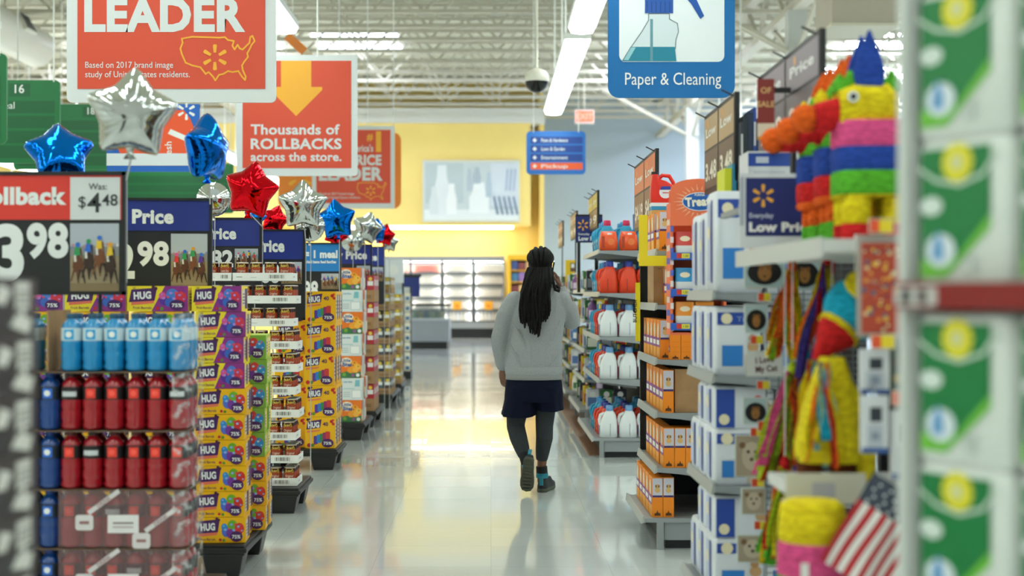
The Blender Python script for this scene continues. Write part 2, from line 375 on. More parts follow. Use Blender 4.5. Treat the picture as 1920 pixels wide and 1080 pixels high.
for k in range(6): mb.poly([px(*p) for p in [(1212+k*8.5,23),(1212+k*8.5,3),(1214+k*8.5,3),(1214+k*8.5,23)]], f, P('#0a3c80'), .006)
mb.poly([px(*p) for p in [(1166,-8),(1175,-30),(1190,-48),(1280,-52),(1318,-44),(1318,-30),(1290,-26),(1306,0),(1320,30),(1313,36),(1296,8),(1272,-20),(1262,-6),(1200,-6)]], f, dkb, .0055)
mb.text('Paper & Cleaning', 122*s, 24*s, 33*s, f, white, .003, 'c', .0, wmax=180*s)
mb.build('printed_panel', r); hang(r, 0, W, H, dx=.32)
# blue direction sign far down the aisle
Y = 24; a, b = at(987, 327, Y), at(1098, 246, Y); W = b.x-a.x; H = b.z-a.z
r = thing('direction_sign', 'small blue hanging sign with four arrowed lines, the lowest orange', 'sign', (a.x, Y, a.z))
mb = MB(); mb.prism(rrect(0, W, 0, H, .07), front(), -.03, 0, P('#1f6bbd')); mb.build('board', r)
mb = MB(); f = front(0,-.001,0)
for k, t in enumerate(('Paint & Hardware', 'Lawn & Garden', 'Entertainment', 'Pickup')):
    v = H*(.71-.2*k); mb.rect(W*.07, W*.95, v, v+H*.16, f, P('#f0602c') if k == 3 else P('#16408f'), .001)
    mb.text(t, W*.25, v+H*.04, H*.12, f, offw, .002, 'l', .01, wmax=W*(.45 if k != 1 else .4)); mb.disc(W*.14, v+H*.08, H*.05, f, offw, .002, 4)
mb.build('printed_panel', r); hang(r, 0, W, H)
# green aisle markers
grn = P('#14713c'); dgrn = P('#0f5e34')
def aisle(px1, py0, py1, Y, wd, num, word, label):
    a = at(px1, py1, Y); H = (py1-py0)/F*Y
    r = thing('aisle_marker', label, 'sign', (a.x-wd, Y, a.z), 0, 'green aisle markers')
    mb = MB(); mb.prism(rrect(0, wd, 0, H, .05), front(), -.03, 0, grn); mb.build('board', r)
    mb = MB(); f = front(0,-.001,0); mb.rect(wd-.52, wd-.30, H*.8, H*.96, f, dgrn)
    mb.text(num, wd-.41, H*.845, .12, f, white, .002, 'c', .015)
    for k in range(4): mb.rect(.05, wd-.05, H*(.06+.18*k), H*(.06+.18*k)+H*.15, f, dgrn)
    if word: mb.text(word, wd-.46, H*.655, .1, f, white, .002, 'r', 0)
    mb.build('printed_panel', r); hang(r, 0, wd, H, dx=.06)
aisle(12, 100, 270, 12.0, 1.2, '14', None, 'green aisle marker at the picture edge, only its edge showing')
aisle(112, 150, 306, 14.5, 1.3, '16', 'Cereal', 'green hanging aisle marker numbered 16')
aisle(232, 195, 318, 18.0, 1.4, '18', None, 'green hanging aisle marker numbered 18')
aisle(438, 306, 400, 26.0, 3.2, '20', None, 'low green aisle board seen between the silver star and blue balloon')
# blue and orange banner behind silver star
Y = 13.0; a, b = at(200, 322, Y), at(374, 195, Y); W = b.x-a.x; H = b.z-a.z
r = thing('hanging_banner', 'blue banner with an orange disc and white sun mark behind the silver star balloon', 'sign', (a.x, Y, a.z))
mb = MB(); mb.box(0, W, 0, .02, 0, H, P('#1564c0')); mb.build('board', r)
mb = MB(); f = front(0,-.001,0); mb.rect(.0, W, H*.09, H*.27, f, P('#dfe5ea'), .003)
mb.poly([(W*.53+.36*math.cos(t)*1.0, H*.5+.36*math.sin(t)) for t in [2*PI*i/24 for i in range(24)] if abs(.36*math.sin(t)) < H*.49], f, P('#f0582a'), .001)
spark(mb, W*.86, H*.90, .085, f, white, .002); mb.poly([(W*.66,H*.56),(W*.94,H*.40),(W*.96,H*.47),(W*.69,H*.63)], f, white, .004)
mb.text('fresh', W*.7, H*.3, .09, f, white, .003, 'c', .01, rot=PI/2); mb.build('printed_panel', r); hang(r, 0, W, H)
# small orange blade hanging past the end of the light row
a = at(556, 82, 18)
mb = MB(); mb.bar(a+Vector((-.12,0,.1)), a+Vector((.1,0,-.1)), .02, .11, P('#ef8a3c')); mb.bar(a+Vector((.1,0,-.1)), a+Vector((.2,.05,-.2)), .02, .11, P('#e9d3b8'))
mb.bar(a+Vector((-.05,0,.05)), a+Vector((-.05,0,3.2)), .01, .01, white)
tag(mb.build('hanging_tag'), 'small orange tag hanging past the end of the light row', 'sign')
# dome camera
a = at(1006, 152, 17.4)
r = thing('dome_camera', 'white and black security camera dome on a long ceiling pole', 'camera', a)
mb = MB(); mb.lathe([(.15,-.01),(.153,.02),(.145,.07),(.11,.12),(.06,.145),(.03,.155)], mat('cream_plastic', '#ddd9cc', .4), n=24); mb.build('housing', r)
mb = MB(); mb.lathe([(.02,-.142),(.07,-.13),(.115,-.09),(.138,-.05),(.146,-.01)], mat('smoked_dome', '#0c0d0f', .08), n=24); mb.build('dome', r)
mb = MB(); mb.tube([(0,0,.15),(0,0,8.2-a.z)], .018, mat('cream_plastic'), 8); mb.build('pole', r)
# exit sign
a = at(1096, 218, 38)
mb = MB(); mb.xf = Matrix.Translation(a); mb.box(-.26, .26, 0, .06, -.2, .18, P('#e8d8d0')); mb.rect(-.23, .23, -.15, .14, front(), mat('exit_glow', '#ff6a50', .5, emit=1.3), .002)
mb.text('EXIT', 0, -.08, .22, front(), mat('exit_letters', '#ff9c88', .5, emit=1.2), .004, 'c', .02); mb.bar((0,.03,.18),(0,.03,7.25-a.z),.03,.03,cream)
tag(mb.build('exit_sign'), 'small glowing red exit sign under the roof joists', 'sign')
# picture on the yellow soffit
a, b = at(792, 416, 44.6), at(975, 300, 44.6); W = b.x-a.x; H = b.z-a.z
r = thing('wall_picture', 'wide pale photo panel of white jugs on the yellow wall', 'picture', (a.x, 44.6, a.z))
mb = MB(); mb.box(0, W, 0, .09, 0, H, P('#dcd9c4')); mb.build('board', r)
mb = MB(); f = front(0,-.001,0); mb.rect(.06, W-.06, .06, H-.06, f, P('#c9d2d0'))
JL = [.004]
def jug(u, v, w_, h_, m):
    JL[0] += .002; mb.poly([(u-w_/2, v), (u+w_/2, v), (u+w_*.52, v+h_*.5), (u+w_*.32, v+h_*.75), (u+w_*.28, v+h_), (u-w_*.28, v+h_), (u-w_*.32, v+h_*.75), (u-w_*.52, v+h_*.5)], f, m, JL[0])
mb.rect(.06, W-.06, .06, H*.2, f, P('#e6ebe6'), .002); mb.rect(W*.03, W*.42, H*.3, H*.95, f, P('#b9c5c4'), .003); mb.rect(W*.7, W*.98, H*.25, H*.95, f, P('#d6dde2'), .0035)
jug(W*.2, H*.12, W*.16, H*.8, P('#e3e8e6')); jug(W*.3, H*.12, W*.10, H*.5, P('#f2f4f0')); jug(W*.12, H*.12, W*.09, H*.45, P('#d9e0dd')); jug(W*.58, H*.14, W*.2, H*.5, P('#f0f3ef'))
jug(W*.48, H*.5, W*.05, H*.36, P('#b4c0c5')); jug(W*.68, H*.4, W*.06, H*.4, P('#b5c4cc')); jug(W*.56, H*.62, W*.07, H*.26, P('#a9b6bc'))
for k in range(5): mb.poly([(W*(.76+.05*k), H*.12), (W*(.785+.05*k), H*.12), (W*(.74+.05*k), H*.42), (W*(.725+.05*k), H*.40)], f, P('#6f8398'), .024+.001*k)
for k in range(3): mb.poly([(W*(.85+.04*k), H*.5), (W*(.86+.04*k), H*.5), (W*(.88+.04*k), H*.85), (W*(.865+.04*k), H*.85)], f, P('#9fb0c8'), .03+.001*k)
mb.build('printed_panel', r)
# ================================================================== LEFT SIDE: PALLET DISPLAYS
XR = -1.225     # aisle-side line of the pallets
def pallet(x0, x1, y0, y1, label):
    r = thing('display_pallet', label, 'pallet', ((x0+x1)/2, y0, 0), 0, 'black plastic pallets under the displays')
    W = x1-x0; D = y1-y0
    mb = MB(); mb.box(-W/2, W/2, 0, D, .11, .165, black); mb.box(-W/2-.012, W/2+.012, -.012, D+.012, .125, .15, black); mb.build('deck', r, bevel=.006)
    for yy in (.10, D-.10):
        n = max(2, int(W/.45)+1)
        for k in range(n):
            x = -W/2+.11+(W-.22)*k/(n-1); mb = MB()
            mb.loft([[(x-a, yy-b, z), (x+a, yy-b, z), (x+a, yy+b, z), (x-a, yy+b, z)] for a, b, z in ((.075,.06,0),(.082,.066,.02),(.1,.085,.11))], black, False)
            mb.build('foot', r, bevel=.006)
    return r
# ---------------- drink-mix cartons ("HUG")
plum = P('#4a1f5e'); gold = P('#f6b800'); lime = P('#a9c52a'); lemon = P('#f3da2a'); mag = P('#8e2f86')
def carton(w_, d_, h_, kind):
    base = {'p': lemon, 'y': gold, 'g': lime, 'b': gold}[kind]
    mb = MB(); mb.box(-w_/2, w_/2, 0, d_, 0, h_, base)
    def face(f, W, H, small=False):
        if kind == 'b':
            mb.poly([(W*.04,H*.60),(W*.50,H*.66),(W*.55,H*.93),(W*.08,H*.86)], f, plum, .001)
            mb.text('HUG', W*.29, H*.67, H*.235, f, white, .002, 'c', .05, wmax=W*.38, rot=.06)
            mb.poly([(W*.06,H*.50),(W*.5,H*.55),(W*.5,H*.60),(W*.06,H*.56)], f, P('#e77b4f'), .001)
            mb.text('40', W*.68, H*.72, H*.17, f, plum, .004, 'c', .02)
            for u, v, c, r_ in ((.09,.92,'#3a1a3a',.05),(.17,.94,'#3a1a3a',.04),(.88,.86,'#c8202a',.06),(.94,.78,'#d03030',.05),(.93,.9,'#d8402c',.04),(.13,.1,'#c8242c',.07),(.25,.1,'#5b8f2a',.06),(.33,.15,'#cf4a35',.045)):
                mb.disc(W*u, H*v, W*r_, f, P(c), .001, 9)
            for k, c in enumerate(('#5a3a96','#2e7fc8','#3b8a4c','#9a2f6a','#d03a34')):
                u = W*(.36+.1*k); v = H*(.14+.035*k); mb.poly(rrect(u-W*.075, u+W*.075, v, v+H*.26, W*.03, 2), f, P(c), .0012+.0002*k)
            mb.disc(W*.75, H*.17, W*.20, f, plum, .003, 16, H*.14); mb.text('75%', W*.75, H*.12, H*.13, f, white, .004, 'c', .03, wmax=W*.27)
            return
        u0 = W*.42
        if kind in 'pg': mb.poly([(W*.40,0),(W,0),(W,H),(W*.62,H)], f, mag if kind == 'p' else P('#7fae3a'), .0008)
        if not small:
            mb.poly([(W*.03,H*.36),(W*.45,H*.42),(W*.49,H*.93),(W*.07,H*.86)], f, plum, .001)
            mb.text('HUG', W*.255, H*.5, H*.38, f, white, .002, 'c', .05, wmax=W*.29, rot=.05)
            mb.poly([(W*.07,H*.24),(W*.44,H*.32),(W*.44,H*.42),(W*.07,H*.36)], f, P('#e9745a'), .001)
            mb.text('Fruit Barrels', W*.25, H*.1, H*.13, f, plum if kind == 'y' else P('#6a1f6a'), .002, 'c', .01, wmax=W*.3)
            mb.text('20', W*.12, H*.88, H*.12, f, plum, .002, 'c', .0)
        pal = {'p': ('#5a2f9a','#e0559a','#4a7fd0','#d8334a','#3a66c0'), 'y': ('#4f6fd0','#2f8fd8','#6fae2a','#d8342f','#7a3aa0'), 'g': ('#3b7fd0','#5a2f9a','#d83a3a','#2f8fd8','#7a3aa0')}[kind]
        for (u, v, rr), c in zip(((.62,.45,.095),(.58,.62,.06),(.74,.66,.10),(.88,.56,.095),(.70,.36,.08)), pal): mb.disc(W*u, H*v, W*rr, f, P(c), .0012, 12, H*rr*2.4)
        for u, v, rr in ((.60,.52,.03),(.72,.72,.03),(.86,.64,.028),(.57,.67,.02),(.93,.48,.02),(.77,.5,.03)): mb.disc(W*u, H*v, W*rr, f, P({'p':'#b58ad8','y':'#8fb4ea','g':'#b8d8f0'}[kind]), .0026, 8, H*rr*1.6)
        for u, v, rr in ((.67,.56,.02),(.80,.72,.025),(.9,.7,.018)): mb.disc(W*u, H*v, W*rr, f, P('#e8484a'), .0027, 8, H*rr*2.2)
        for u, v, c in ((.50,.12,'#c8242c'),(.57,.1,'#5b8f2a'),(.43,.95,'#4a1f3e'),(.47,.9,'#4a1f3e')): mb.disc(W*u, H*v, W*.03, f, P(c), .0012, 8)
        mb.disc(W*.82, H*.25, W*.125, f, plum, .003, 16, H*.21); mb.text('75%', W*.82, H*.17, H*.2, f, white, .004, 'c', .03, wmax=W*.17)
    face(front(-w_/2, 0, 0), w_, h_)
    f = sideR(w_/2, 0, 0)
    mb.rect(d_*.08, d_*.5, h_*.2, h_*.85, f, P('#e8dccb')); mb.rect(d_*.55, d_*.92, h_*.1, h_*.9, f, plum if kind != 'g' else lemon)
    for k in range(4): mb.rect(d_*.12, d_*.45, h_*(.3+.12*k), h_*(.34+.12*k), f, plum, .002)
    return mb.build('drink_carton')
PR = {k: Proto(carton(.243, .17, .1235, k)) for k in 'pyg'}; PB = Proto(carton(.236, .16, .2455, 'b')); PW = {k: Proto(carton(.298, .17, .1235, k)) for k in 'p'}
colname = {'p': 'purple and yellow', 'y': 'orange-yellow', 'g': 'lime green', 'b': 'big yellow'}
Y1 = 6.94; z0 = .168
G = 'fruit drink cartons on the near pallet'
pallet(-2.45, XR+.03, 6.9, 7.7, 'black pallet under the drink cartons, nearest in the aisle')
for k in range(9):          # the aisle-side front column, nine up; the packs are turned a little toward the aisle
    z = z0+k*.1255; kd = 'y' if k < 6 else 'p'; tw = .09 if kd == 'p' else .05
    PR[kd].put((XR-.098-.006*math.sin(k*2.1)+(.004 if kd == 'y' else 0), Y1, z), '%s drink carton, front aisle-side column, %s from the pallet' % (colname[kd], NTH[k]), 'carton', G, rz=tw)
    PR[kd].put((XR-.112+.004*math.sin(k*1.7), Y1+.175, z), '%s drink carton, second from the front, %s from the pallet' % (colname[kd], NTH[k]), 'carton', G, rz=tw)
    for q in range(2):    # green pack behind, set out toward the aisle
        kg = 'g' if k >= 3 else 'y'
        if k < 8: PR[kg].put((XR-.055+.006*math.sin(k*1.3+q)-.012*q, Y1+.375+.18*q, z), '%s drink carton, %s from the pallet, %s in the rear pack' % (colname[kg], NTH[k], NTH[q]), 'carton', G, rz=.08)
xs = [XR-.112, XR-.40, XR-.704, XR-1.008]
for j, x in enumerate(xs):
    if j == 0: PR['p'].put((x, Y1, z0+9*.1255), 'purple and yellow drink carton at the aisle end of the topmost row', 'carton', G)
    else:
        PW['p'].put((x, Y1, z0+9*.1255), 'wide purple drink carton in the topmost row, %s from the aisle end' % NTH[j], 'carton', G)
        for k in range(9): PR['y'].put((x, Y1, z0+k*.1255), 'yellow drink carton in column %s from the aisle, %s from the pallet' % (NTH[j], NTH[k]), 'carton', G)
# ---------------- beans
rust = P('#a8401c'); rust2 = P('#3a120a'); rimm = mat('tin_rim', '#b8b4a8', .3, 1)
def can(sub):
    mb = MB(); r, h = .039, .112
    mb.lathe([(r*.93,0),(r,.004),(r,.012)], rimm, n=20); mb.lathe([(r,h-.006),(r,h),(r*.93,h+.002),(r*.93,h-.003)], rimm, n=20)
    mb.lathe([(r-.0005,.004),(r-.0005,h-.003)], rust, n=20, caps=False); f = cyl(r)
    mb.rect(-.06,.06,.085,.104, f, P('#2a0d08'), .0006, 12); mb.rect(-.06,.06,.006,.03, f, rust2, .0006, 12)
    mb.rect(-.06,.06,.03,.034, f, P('#d8a040'), .0008, 12)
    mb.poly([(-.024,.078),(.024,.078),(.027,.09),(.02,.104),(0,.108),(-.02,.104),(-.027,.09)], f, P('#e8b93a'), .0025); mb.poly([(-.021,.08),(.021,.08),(.023,.09),(.017,.101),(-.017,.101),(-.023,.09)], f, P('#221511'), .003)
    mb.text("BUSH'S", 0, .084, .018, f, P('#f2d35a'), .004, 'c', .03, wmax=.036)
    mb.text(sub, 0, .052, .021, f, P('#f0e6d8'), .0015, 'c', .0, wmax=.052, shear=.2); mb.text('BAKED BEANS', 0, .040, .010, f, P('#e8b07a'), .0015, 'c', .01, wmax=.05)
    for k, c in ((-.018,'#b5512a'),(.0,'#a5431f'),(.018,'#b8562c')): mb.disc(k, .018, .009, f, P(c), .0014, 8, .006)
    return Proto(mb.build('bean_can'))
CAN = can('Original'); CAN2 = can('Country Style')
def tray(W, D):
    mb = MB(); h = .05; t = .003
    mb.box(-W/2, W/2, 0, D, 0, .003, white)
    for a in ((-W/2, W/2, 0, t), (-W/2, W/2, D-t, D), (-W/2, -W/2+t, t, D-t), (W/2-t, W/2, t, D-t)): mb.box(*a, .003, h, white)
    f = front(-W/2, 0, 0); random.seed(3)
    mb.rect(W*.60, W*.88, .012, .04, f, P('#f7f7f4')); u = W*.61
    while u < W*.87:
        w_ = random.choice((.002,.003,.005)); mb.rect(u, u+w_, .014, .037, f, P('#555a5c'), .002); u += w_+random.choice((.003,.004,.005))
    mb.rect(W*.06, W*.16, .022, .026, f, P('#8a8f90')); mb.rect(W*.3, W*.4, .02, .022, f, P('#9a9f9f'))
    f = sideR(W/2, 0, 0); mb.rect(D*.2, D*.5, .02, .03, f, P('#b9bdbd'))
    return Proto(mb.build('card_tray'))
TR = tray(.375, .25); TR2 = tray(.17, .25)
Y2 = 9.0; zc = .168; G = 'baked bean cans in the white trays'
pallet(-2.35, XR+.02, 8.92, 9.55, 'black pallet under the bean cans, second along the aisle')
for k in range(10):
    z = zc+k*.1443; xo = .012*math.sin(k*2.6)+ (.0 if k < 7 else -.02); xr = XR+xo
    TR.put((xr-.1875, Y2, z), 'white card tray of bean cans, %s up from the pallet' % NTH[k], 'tray', 'white trays of bean cans')
    for i in range(4):
        for q in range(3 if i == 0 else 1):
            CAN.put((xr-.051-i*.0905, Y2+.045+q*.08, z+.0035), 'bean can in the tray %s from the pallet, %s from the aisle%s' % (NTH[k], NTH[i], '' if q == 0 else ', %s row back' % NTH[q]), 'can', G, rz=.02*math.sin(k+i*3))
    if k >= 5:
        for b, (xx, nm) in enumerate(((xr-.375-.095, 'inner'), (xr-.375-.28, 'innermost'))):
            if b == 1 and k < 8: continue
            TR2.put((xx, Y2, z), 'short white tray of cans on the %s side, %s up from the pallet' % (nm, NTH[k]), 'tray', 'white trays of bean cans')
            for i in range(2): CAN2.put((xx+.042-i*.084, Y2+.045, z+.0035), 'dark labelled bean can in the %s short tray %s up, %s from the aisle' % (nm, NTH[k], NTH[i]), 'can', G)
mb = MB(); mb.box(-.33, .13, 0, .25, 0, 5*.1443-.004, card); mb.rect(-.3,.1,.3,.32,front(),P('#8a6a48')); tag(mb.build('cardboard_box', loc=(XR-.62, Y2, zc)), 'brown cardboard box under the short bean trays, behind the drink cartons', 'box')
# ---------------- forty-count cartons
Y3 = 11.2; G = 'big yellow drink cartons'
pallet(-2.3, XR+.02, 11.14, 11.8, 'black pallet under the big yellow cartons, third along the aisle')
for k in range(5):
    xo = .01*math.sin(k*2.2)
    PB.put((XR-.118+xo, Y3, .168+k*.2475), 'big yellow drink carton in the front column, %s up from its pallet' % NTH[k], 'carton', G)
    for q in (1, 2): PB.put((XR-.118+xo*.5, Y3+.17*q, .168+k*.2475), 'big yellow drink carton, %s up from its pallet, %s row back' % (NTH[k], NTH[q]), 'carton', G)
    PB.put((XR-.36+xo, Y3+.07, .168+k*.2475), 'big yellow drink carton in the inner column, %s up from its pallet' % NTH[k], 'carton', G)
# ---------------- mini-muffin boxes and their white cases
def muffin():
    mb = MB(); W, D, H = .195, .14, .207; mb.box(-W/2, W/2, 0, D, 0, H, P('#ef7a22')); f = front(-W/2)
    mb.poly([(0,H*.0),(W,0),(W,H*.3),(W*.6,H*.22),(W*.3,H*.3),(0,H*.22)], f, P('#3f7a4a')); mb.disc(W*.3, H*.72, W*.28, f, P('#f6e6cc'), .0012, 14, H*.22)
    mb.text('Little', W*.28, H*.74, H*.2, f, P('#1f4f9a'), .002, 'c', .03, wmax=W*.45); mb.text('Bites', W*.34, H*.54, H*.24, f, P('#1f4f9a'), .002, 'c', .04, wmax=W*.46)
    for u, v, r_, c in ((.68,.6,.2,'#f5a62b'),(.86,.5,.15,'#f8bd4a'),(.5,.36,.15,'#f2a02c'),(.75,.36,.14,'#f7b748'),(.7,.7,.05,'#c86a1a'),(.62,.58,.03,'#8a4a16'),(.88,.53,.03,'#8a4a16'),(.2,.16,.09,'#7aa83a'),(.62,.12,.08,'#9a5a9a')): mb.disc(W*u, H*v, W*r_, f, P(c), .0015, 12)
    mb.disc(W*.86, H*.13, W*.09, f, white, .003, 10)
    f = sideR(W/2); mb.rect(D*.1, D*.9, H*.1, H*.55, f, P('#f3dfc0')); mb.disc(D*.5, H*.75, D*.3, f, P('#c2342c'), .0015, 10)
    return Proto(mb.build('muffin_box'))
def wcase():
    mb = MB(); W, D, H = .20, .14, .207; mb.box(-W/2, W/2, 0, D, 0, H, P('#dfe6e4')); f = front(-W/2)
    mb.text('Little Bites', W*.3, H*.8, H*.1, f, P('#4f93b0'), .002, 'c', .02, wmax=W*.42); mb.poly([(W*.62,H*.62),(W*.86,H*.62),(W*.86,H*.92),(W*.66,H*.92)], f, P('#7fc2c8'))
    mb.rect(W*.08,W*.62,H*.5,H*.54,f,P('#a8cdd0')); mb.rect(W*.5,W*.93,H*.1,H*.45,f,P('#f2f4f1')); mb.line([(W*.5,H*.1),(W*.93,H*.1),(W*.93,H*.45),(W*.5,H*.45)], .003, f, P('#a8b2b2'), .002, True)
    for k in range(3): mb.rect(W*.08, W*.4, H*(.15+.09*k), H*(.18+.09*k), f, P('#b5bfbf'))
    mb.rect(.02,.12,.03,.17,sideR(W/2),P('#cfd6d4')); return Proto(mb.build('shipping_carton'))
MU = muffin(); WC = wcase(); BC = None
Y4 = 13.5; G = 'orange muffin boxes'
pallet(-2.2, XR+.03, 13.42, 14.35, 'black pallet under the muffin boxes, fourth along the aisle')
for k in range(7):
    z = .168+k*.2095; x = XR-.10+.01*math.sin(k*1.9)
    (MU if k % 2 == 0 else WC).put((x, Y4, z), '%s in the front stack, %s up from the pallet' % ('orange muffin box' if k % 2 == 0 else 'white carton with blue print', NTH[k]), 'carton', G if k % 2 == 0 else 'white cartons between muffin boxes')
    for q in (1, 2): (MU if (k+q) % 2 == 0 else WC).put((x+.008, Y4+.145*q, z), '%s on the aisle side, %s up, %s row back' % ('orange muffin box' if (k+q) % 2 == 0 else 'white carton', NTH[k], NTH[q]), 'carton', G)
    if k >= 4: MU.put((x-.235, Y4, z), 'orange muffin box in the inner stack, %s up from the pallet' % NTH[k], 'carton', G)
    if k >= 5: MU.put((x-.435, Y4, z), 'orange muffin box in the innermost stack, %s up from the pallet' % NTH[k], 'carton', G)
mb = MB(); mb.box(-.56, -.13, 0, .3, 0, 4*.2095-.003, card); mb.rect(-.5,-.2,.3,.32,front(),P('#8a6a48')); tag(mb.build('cardboard_box', loc=(XR-.09, Y4, .168)), 'brown cardboard box under the inner muffin boxes', 'box')
# ---------------- brown shipping trays of purple packs, then dark snack trays
def case(name, W, D, H, low, packs):
    r = thing(name, 'x', 'carton'); mb = MB(); mb.box(-W/2, W/2, 0, D, 0, H*low, card); mb.rect(W*.2, W*.8, H*low*.3, H*low*.6, front(-W/2), P('#8a6a48')); mb.build('card_tray', r)
    n = len(packs)
    for i, c in enumerate(packs):
        mb = MB(); x0 = -W/2+W*(i+.04)/n; x1 = -W/2+W*(i+.96)/n; mb.box(x0, x1, .006, D-.006, H*low+.001, H*.985, P(c)); f = front(x0, .006, H*low)
        hh = H*(1-low); mb.rect(.01, (x1-x0)-.01, hh*.3, hh*.6, f, white); mb.disc((x1-x0)/2, hh*.75, (x1-x0)*.25, f, P('#e6c84a'), .0015, 10)
        f = sideR(x1, .006, H*low); mb.rect(D*.15, D*.75, hh*.3, hh*.7, f, white); mb.build('pack', r)
    return Proto(r)
BA = case('carton_case', .17, .18, .28, .45, ['#6a3a7a','#b5303a']); BD = case('snack_case', .2, .2, .2, .35, ['#2b3040','#a88a2a']); BE = case('snack_case', .2, .2, .2, .35, ['#56606a','#4a3a34'])
pallet(-1.95, XR+.035, 14.75, 15.9, 'black pallet under the brown cartons, fifth along the aisle')
for k in range(5):
    for q in range(3): BA.put((XR-.07, 14.8+q*.2, .168+k*.283), 'brown card case of purple and red packs, %s up, %s row back' % (NTH[k], NTH[q]), 'carton', 'brown cases of purple packs')
pallet(-1.95, XR+.03, 17.2, 18.6, 'black pallet under the dark snack cases, sixth along the aisle')
for k in range(7):
    for q in range(3): (BE if (k*2+q) % 3 < 2 and k < 5 else BD).put((XR-.08+.01*math.sin(k), 17.3+q*.25, .168+k*.204), 'small card case of snack packs, %s up from the pallet, %s row back' % (NTH[k], NTH[q]), 'carton', 'small snack cases')
pallet(-1.9, XR+.02, 19.2, 20.2, 'black pallet of dark bottles, seventh along the aisle')
# racks further on
def rack(name, label, x0, x1, y, h, cols, rows, palette, head=None):
    r = thing(name, label, 'rack', ((x0+x1)/2, y, 0)); W = x1-x0; D = .5
    mb = MB(); mb.box(-W/2, W/2, 0, D, .0, .12, black); mb.build('base', r)
    mb = MB(); mb.box(-W/2+.02, W/2-.02, .2, .24, .12, h, mat('rack_white', '#d5dadb', .5)); mb.build('panel', r)
    for s in (-1, 1): mb = MB(); mb.box(s*(W/2-.015)-.012, s*(W/2-.015)+.012, .17, .23, .12, h, black); mb.build('post', r)
    if head:
        mb = MB(); mb.box(-W/2, W/2, .1, .14, h, h+.36, P(head)); mb.disc(W*.0, h+.2, .08, front(0,.1), white); mb.build('header', r)
    pk = []
    for j, c in enumerate(palette):
        mb = MB(); w_ = W*.86/cols; hh = (h-.2)/rows; mb.box(-w_*.45, w_*.45, 0, .1, 0, hh*.88, P(c)); mb.rect(-w_*.3, w_*.3, hh*.15, hh*.5, front(), white if j % 2 else P('#2b6aa0')); mb.rect(.02,.08,hh*.2,hh*.7,sideR(w_*.45),white)
        pk.append(Proto(mb.build('blister_pack')))
    for i in range(rows):
        for j in range(cols):
            pk[(i*3+j*2) % len(pk)].put(((x0+x1)/2-W*.43+W*.86*(j+.5)/cols, y+.095, .125+(h-.2)*i/rows), 'small pack on the %s, %s row up, %s column' % (name.replace('_',' ')+(' with white header' if head else ''), NTH[i], NTH[j]), 'pack', 'packs on the '+name.replace('_', ' '))
for k in range(6):
    for q in range(2): BD.put((XR-.09, 19.3+q*.3, .168+k*.204), 'dark snack case on the seventh pallet, %s up, %s row back' % (NTH[k], NTH[q]), 'carton', 'dark snack cases far along')
rack('blister_rack', 'white blister-pack rack standing at the end of the pallet row', -1.62, -1.31, 21.3, 1.55, 3, 8, ['#dfe6ea','#bcd3e0','#e8eef0'], '#e3e8ee')
rack('bottle_rack', 'narrow rack of cream and orange bottles beyond the blister rack', -1.52, -1.30, 23.2, 1.5, 2, 8, ['#e9dfc2','#d8a860','#efe8d4'])
# blue sign on a post and the freezer
a, b = at(752, 556, 25), at(787, 520, 25)
r = thing('aisle_flag', 'navy blue flag sign on a black post beyond the racks', 'sign', (a.x, 25, 0))
mb = MB(); mb.box(-.02, .02, 0, .03, 0, b.z, black); mb.box(-.2, .2, -.2, .2, 0, .03, black); mb.build('post', r)
mb = MB(); mb.box(-.12, b.x-a.x, -.02, 0, a.z, b.z, navy); mb.box(-.14, b.x-a.x+.03, -.03, .01, b.z, b.z+.05, black); mb.build('panel', r)
def freezer(px0, px1, Y, label):
    x0, x1 = (px0-VX)/F*Y, (px1-VX)/F*Y; W = x1-x0
    r = thing('freezer_bunker', label, 'freezer', ((x0+x1)/2, Y, 0))
    mb = MB(); mb.box(-W/2+.05, W/2-.05, .1, 1.6, 0, .18, black); mb.build('base', r)
    mb = MB(); mb.loft([[(-W/2, .03, z), (W/2, .03, z), (W/2, 1.7, z), (-W/2, 1.7, z)] for z in (.18,.25)]+[[(-W/2, 0, .3), (W/2, 0, .3), (W/2, 1.7, .3), (-W/2, 1.7, .3)], [(-W/2, 0, .72), (W/2, 0, .72), (W/2, 1.7, .72), (-W/2, 1.7, .72)]], mat('freezer_grey', '#85898d', .4), False); mb.build('body', r, bevel=.02)
    mb = MB(); mb.box(-W/2-.02, W/2+.02, -.02, .05, .72, .78, mat('freezer_rail', '#a9adb0', .35)); mb.build('bumper', r)
    mb = MB(); mb.box(-W/2, W/2, .06, 1.6, .79, 1.08, mat('freezer_glass', '#6f7f80', .1, alpha=.45)); mb.build('glass_canopy', r)
    mb = MB(); mb.box(-W/2-.02, W/2+.02, .04, 1.65, 1.085, 1.14, black); mb.build('lid_rail', r)
    for k in range(6):
        mb = MB(); mb.box(-W/2+.1+k*(W-.2)/6, -W/2+.08+(k+1)*(W-.2)/6, .2, .6, .74, .95, P(['#9fb5a0','#c8c2a0','#8aa0b5','#b5c4b0'][k % 4]))
        tag(mb.build('frozen_pack', loc=((x0+x1)/2, Y, 0)), 'frozen food pack %s along in the %s' % (NTH[k], 'grey freezer bunker'), 'pack', 'frozen packs in the bunker')
freezer(766, 842, 36, 'grey freezer bunker with dark glass top near the milk coolers')

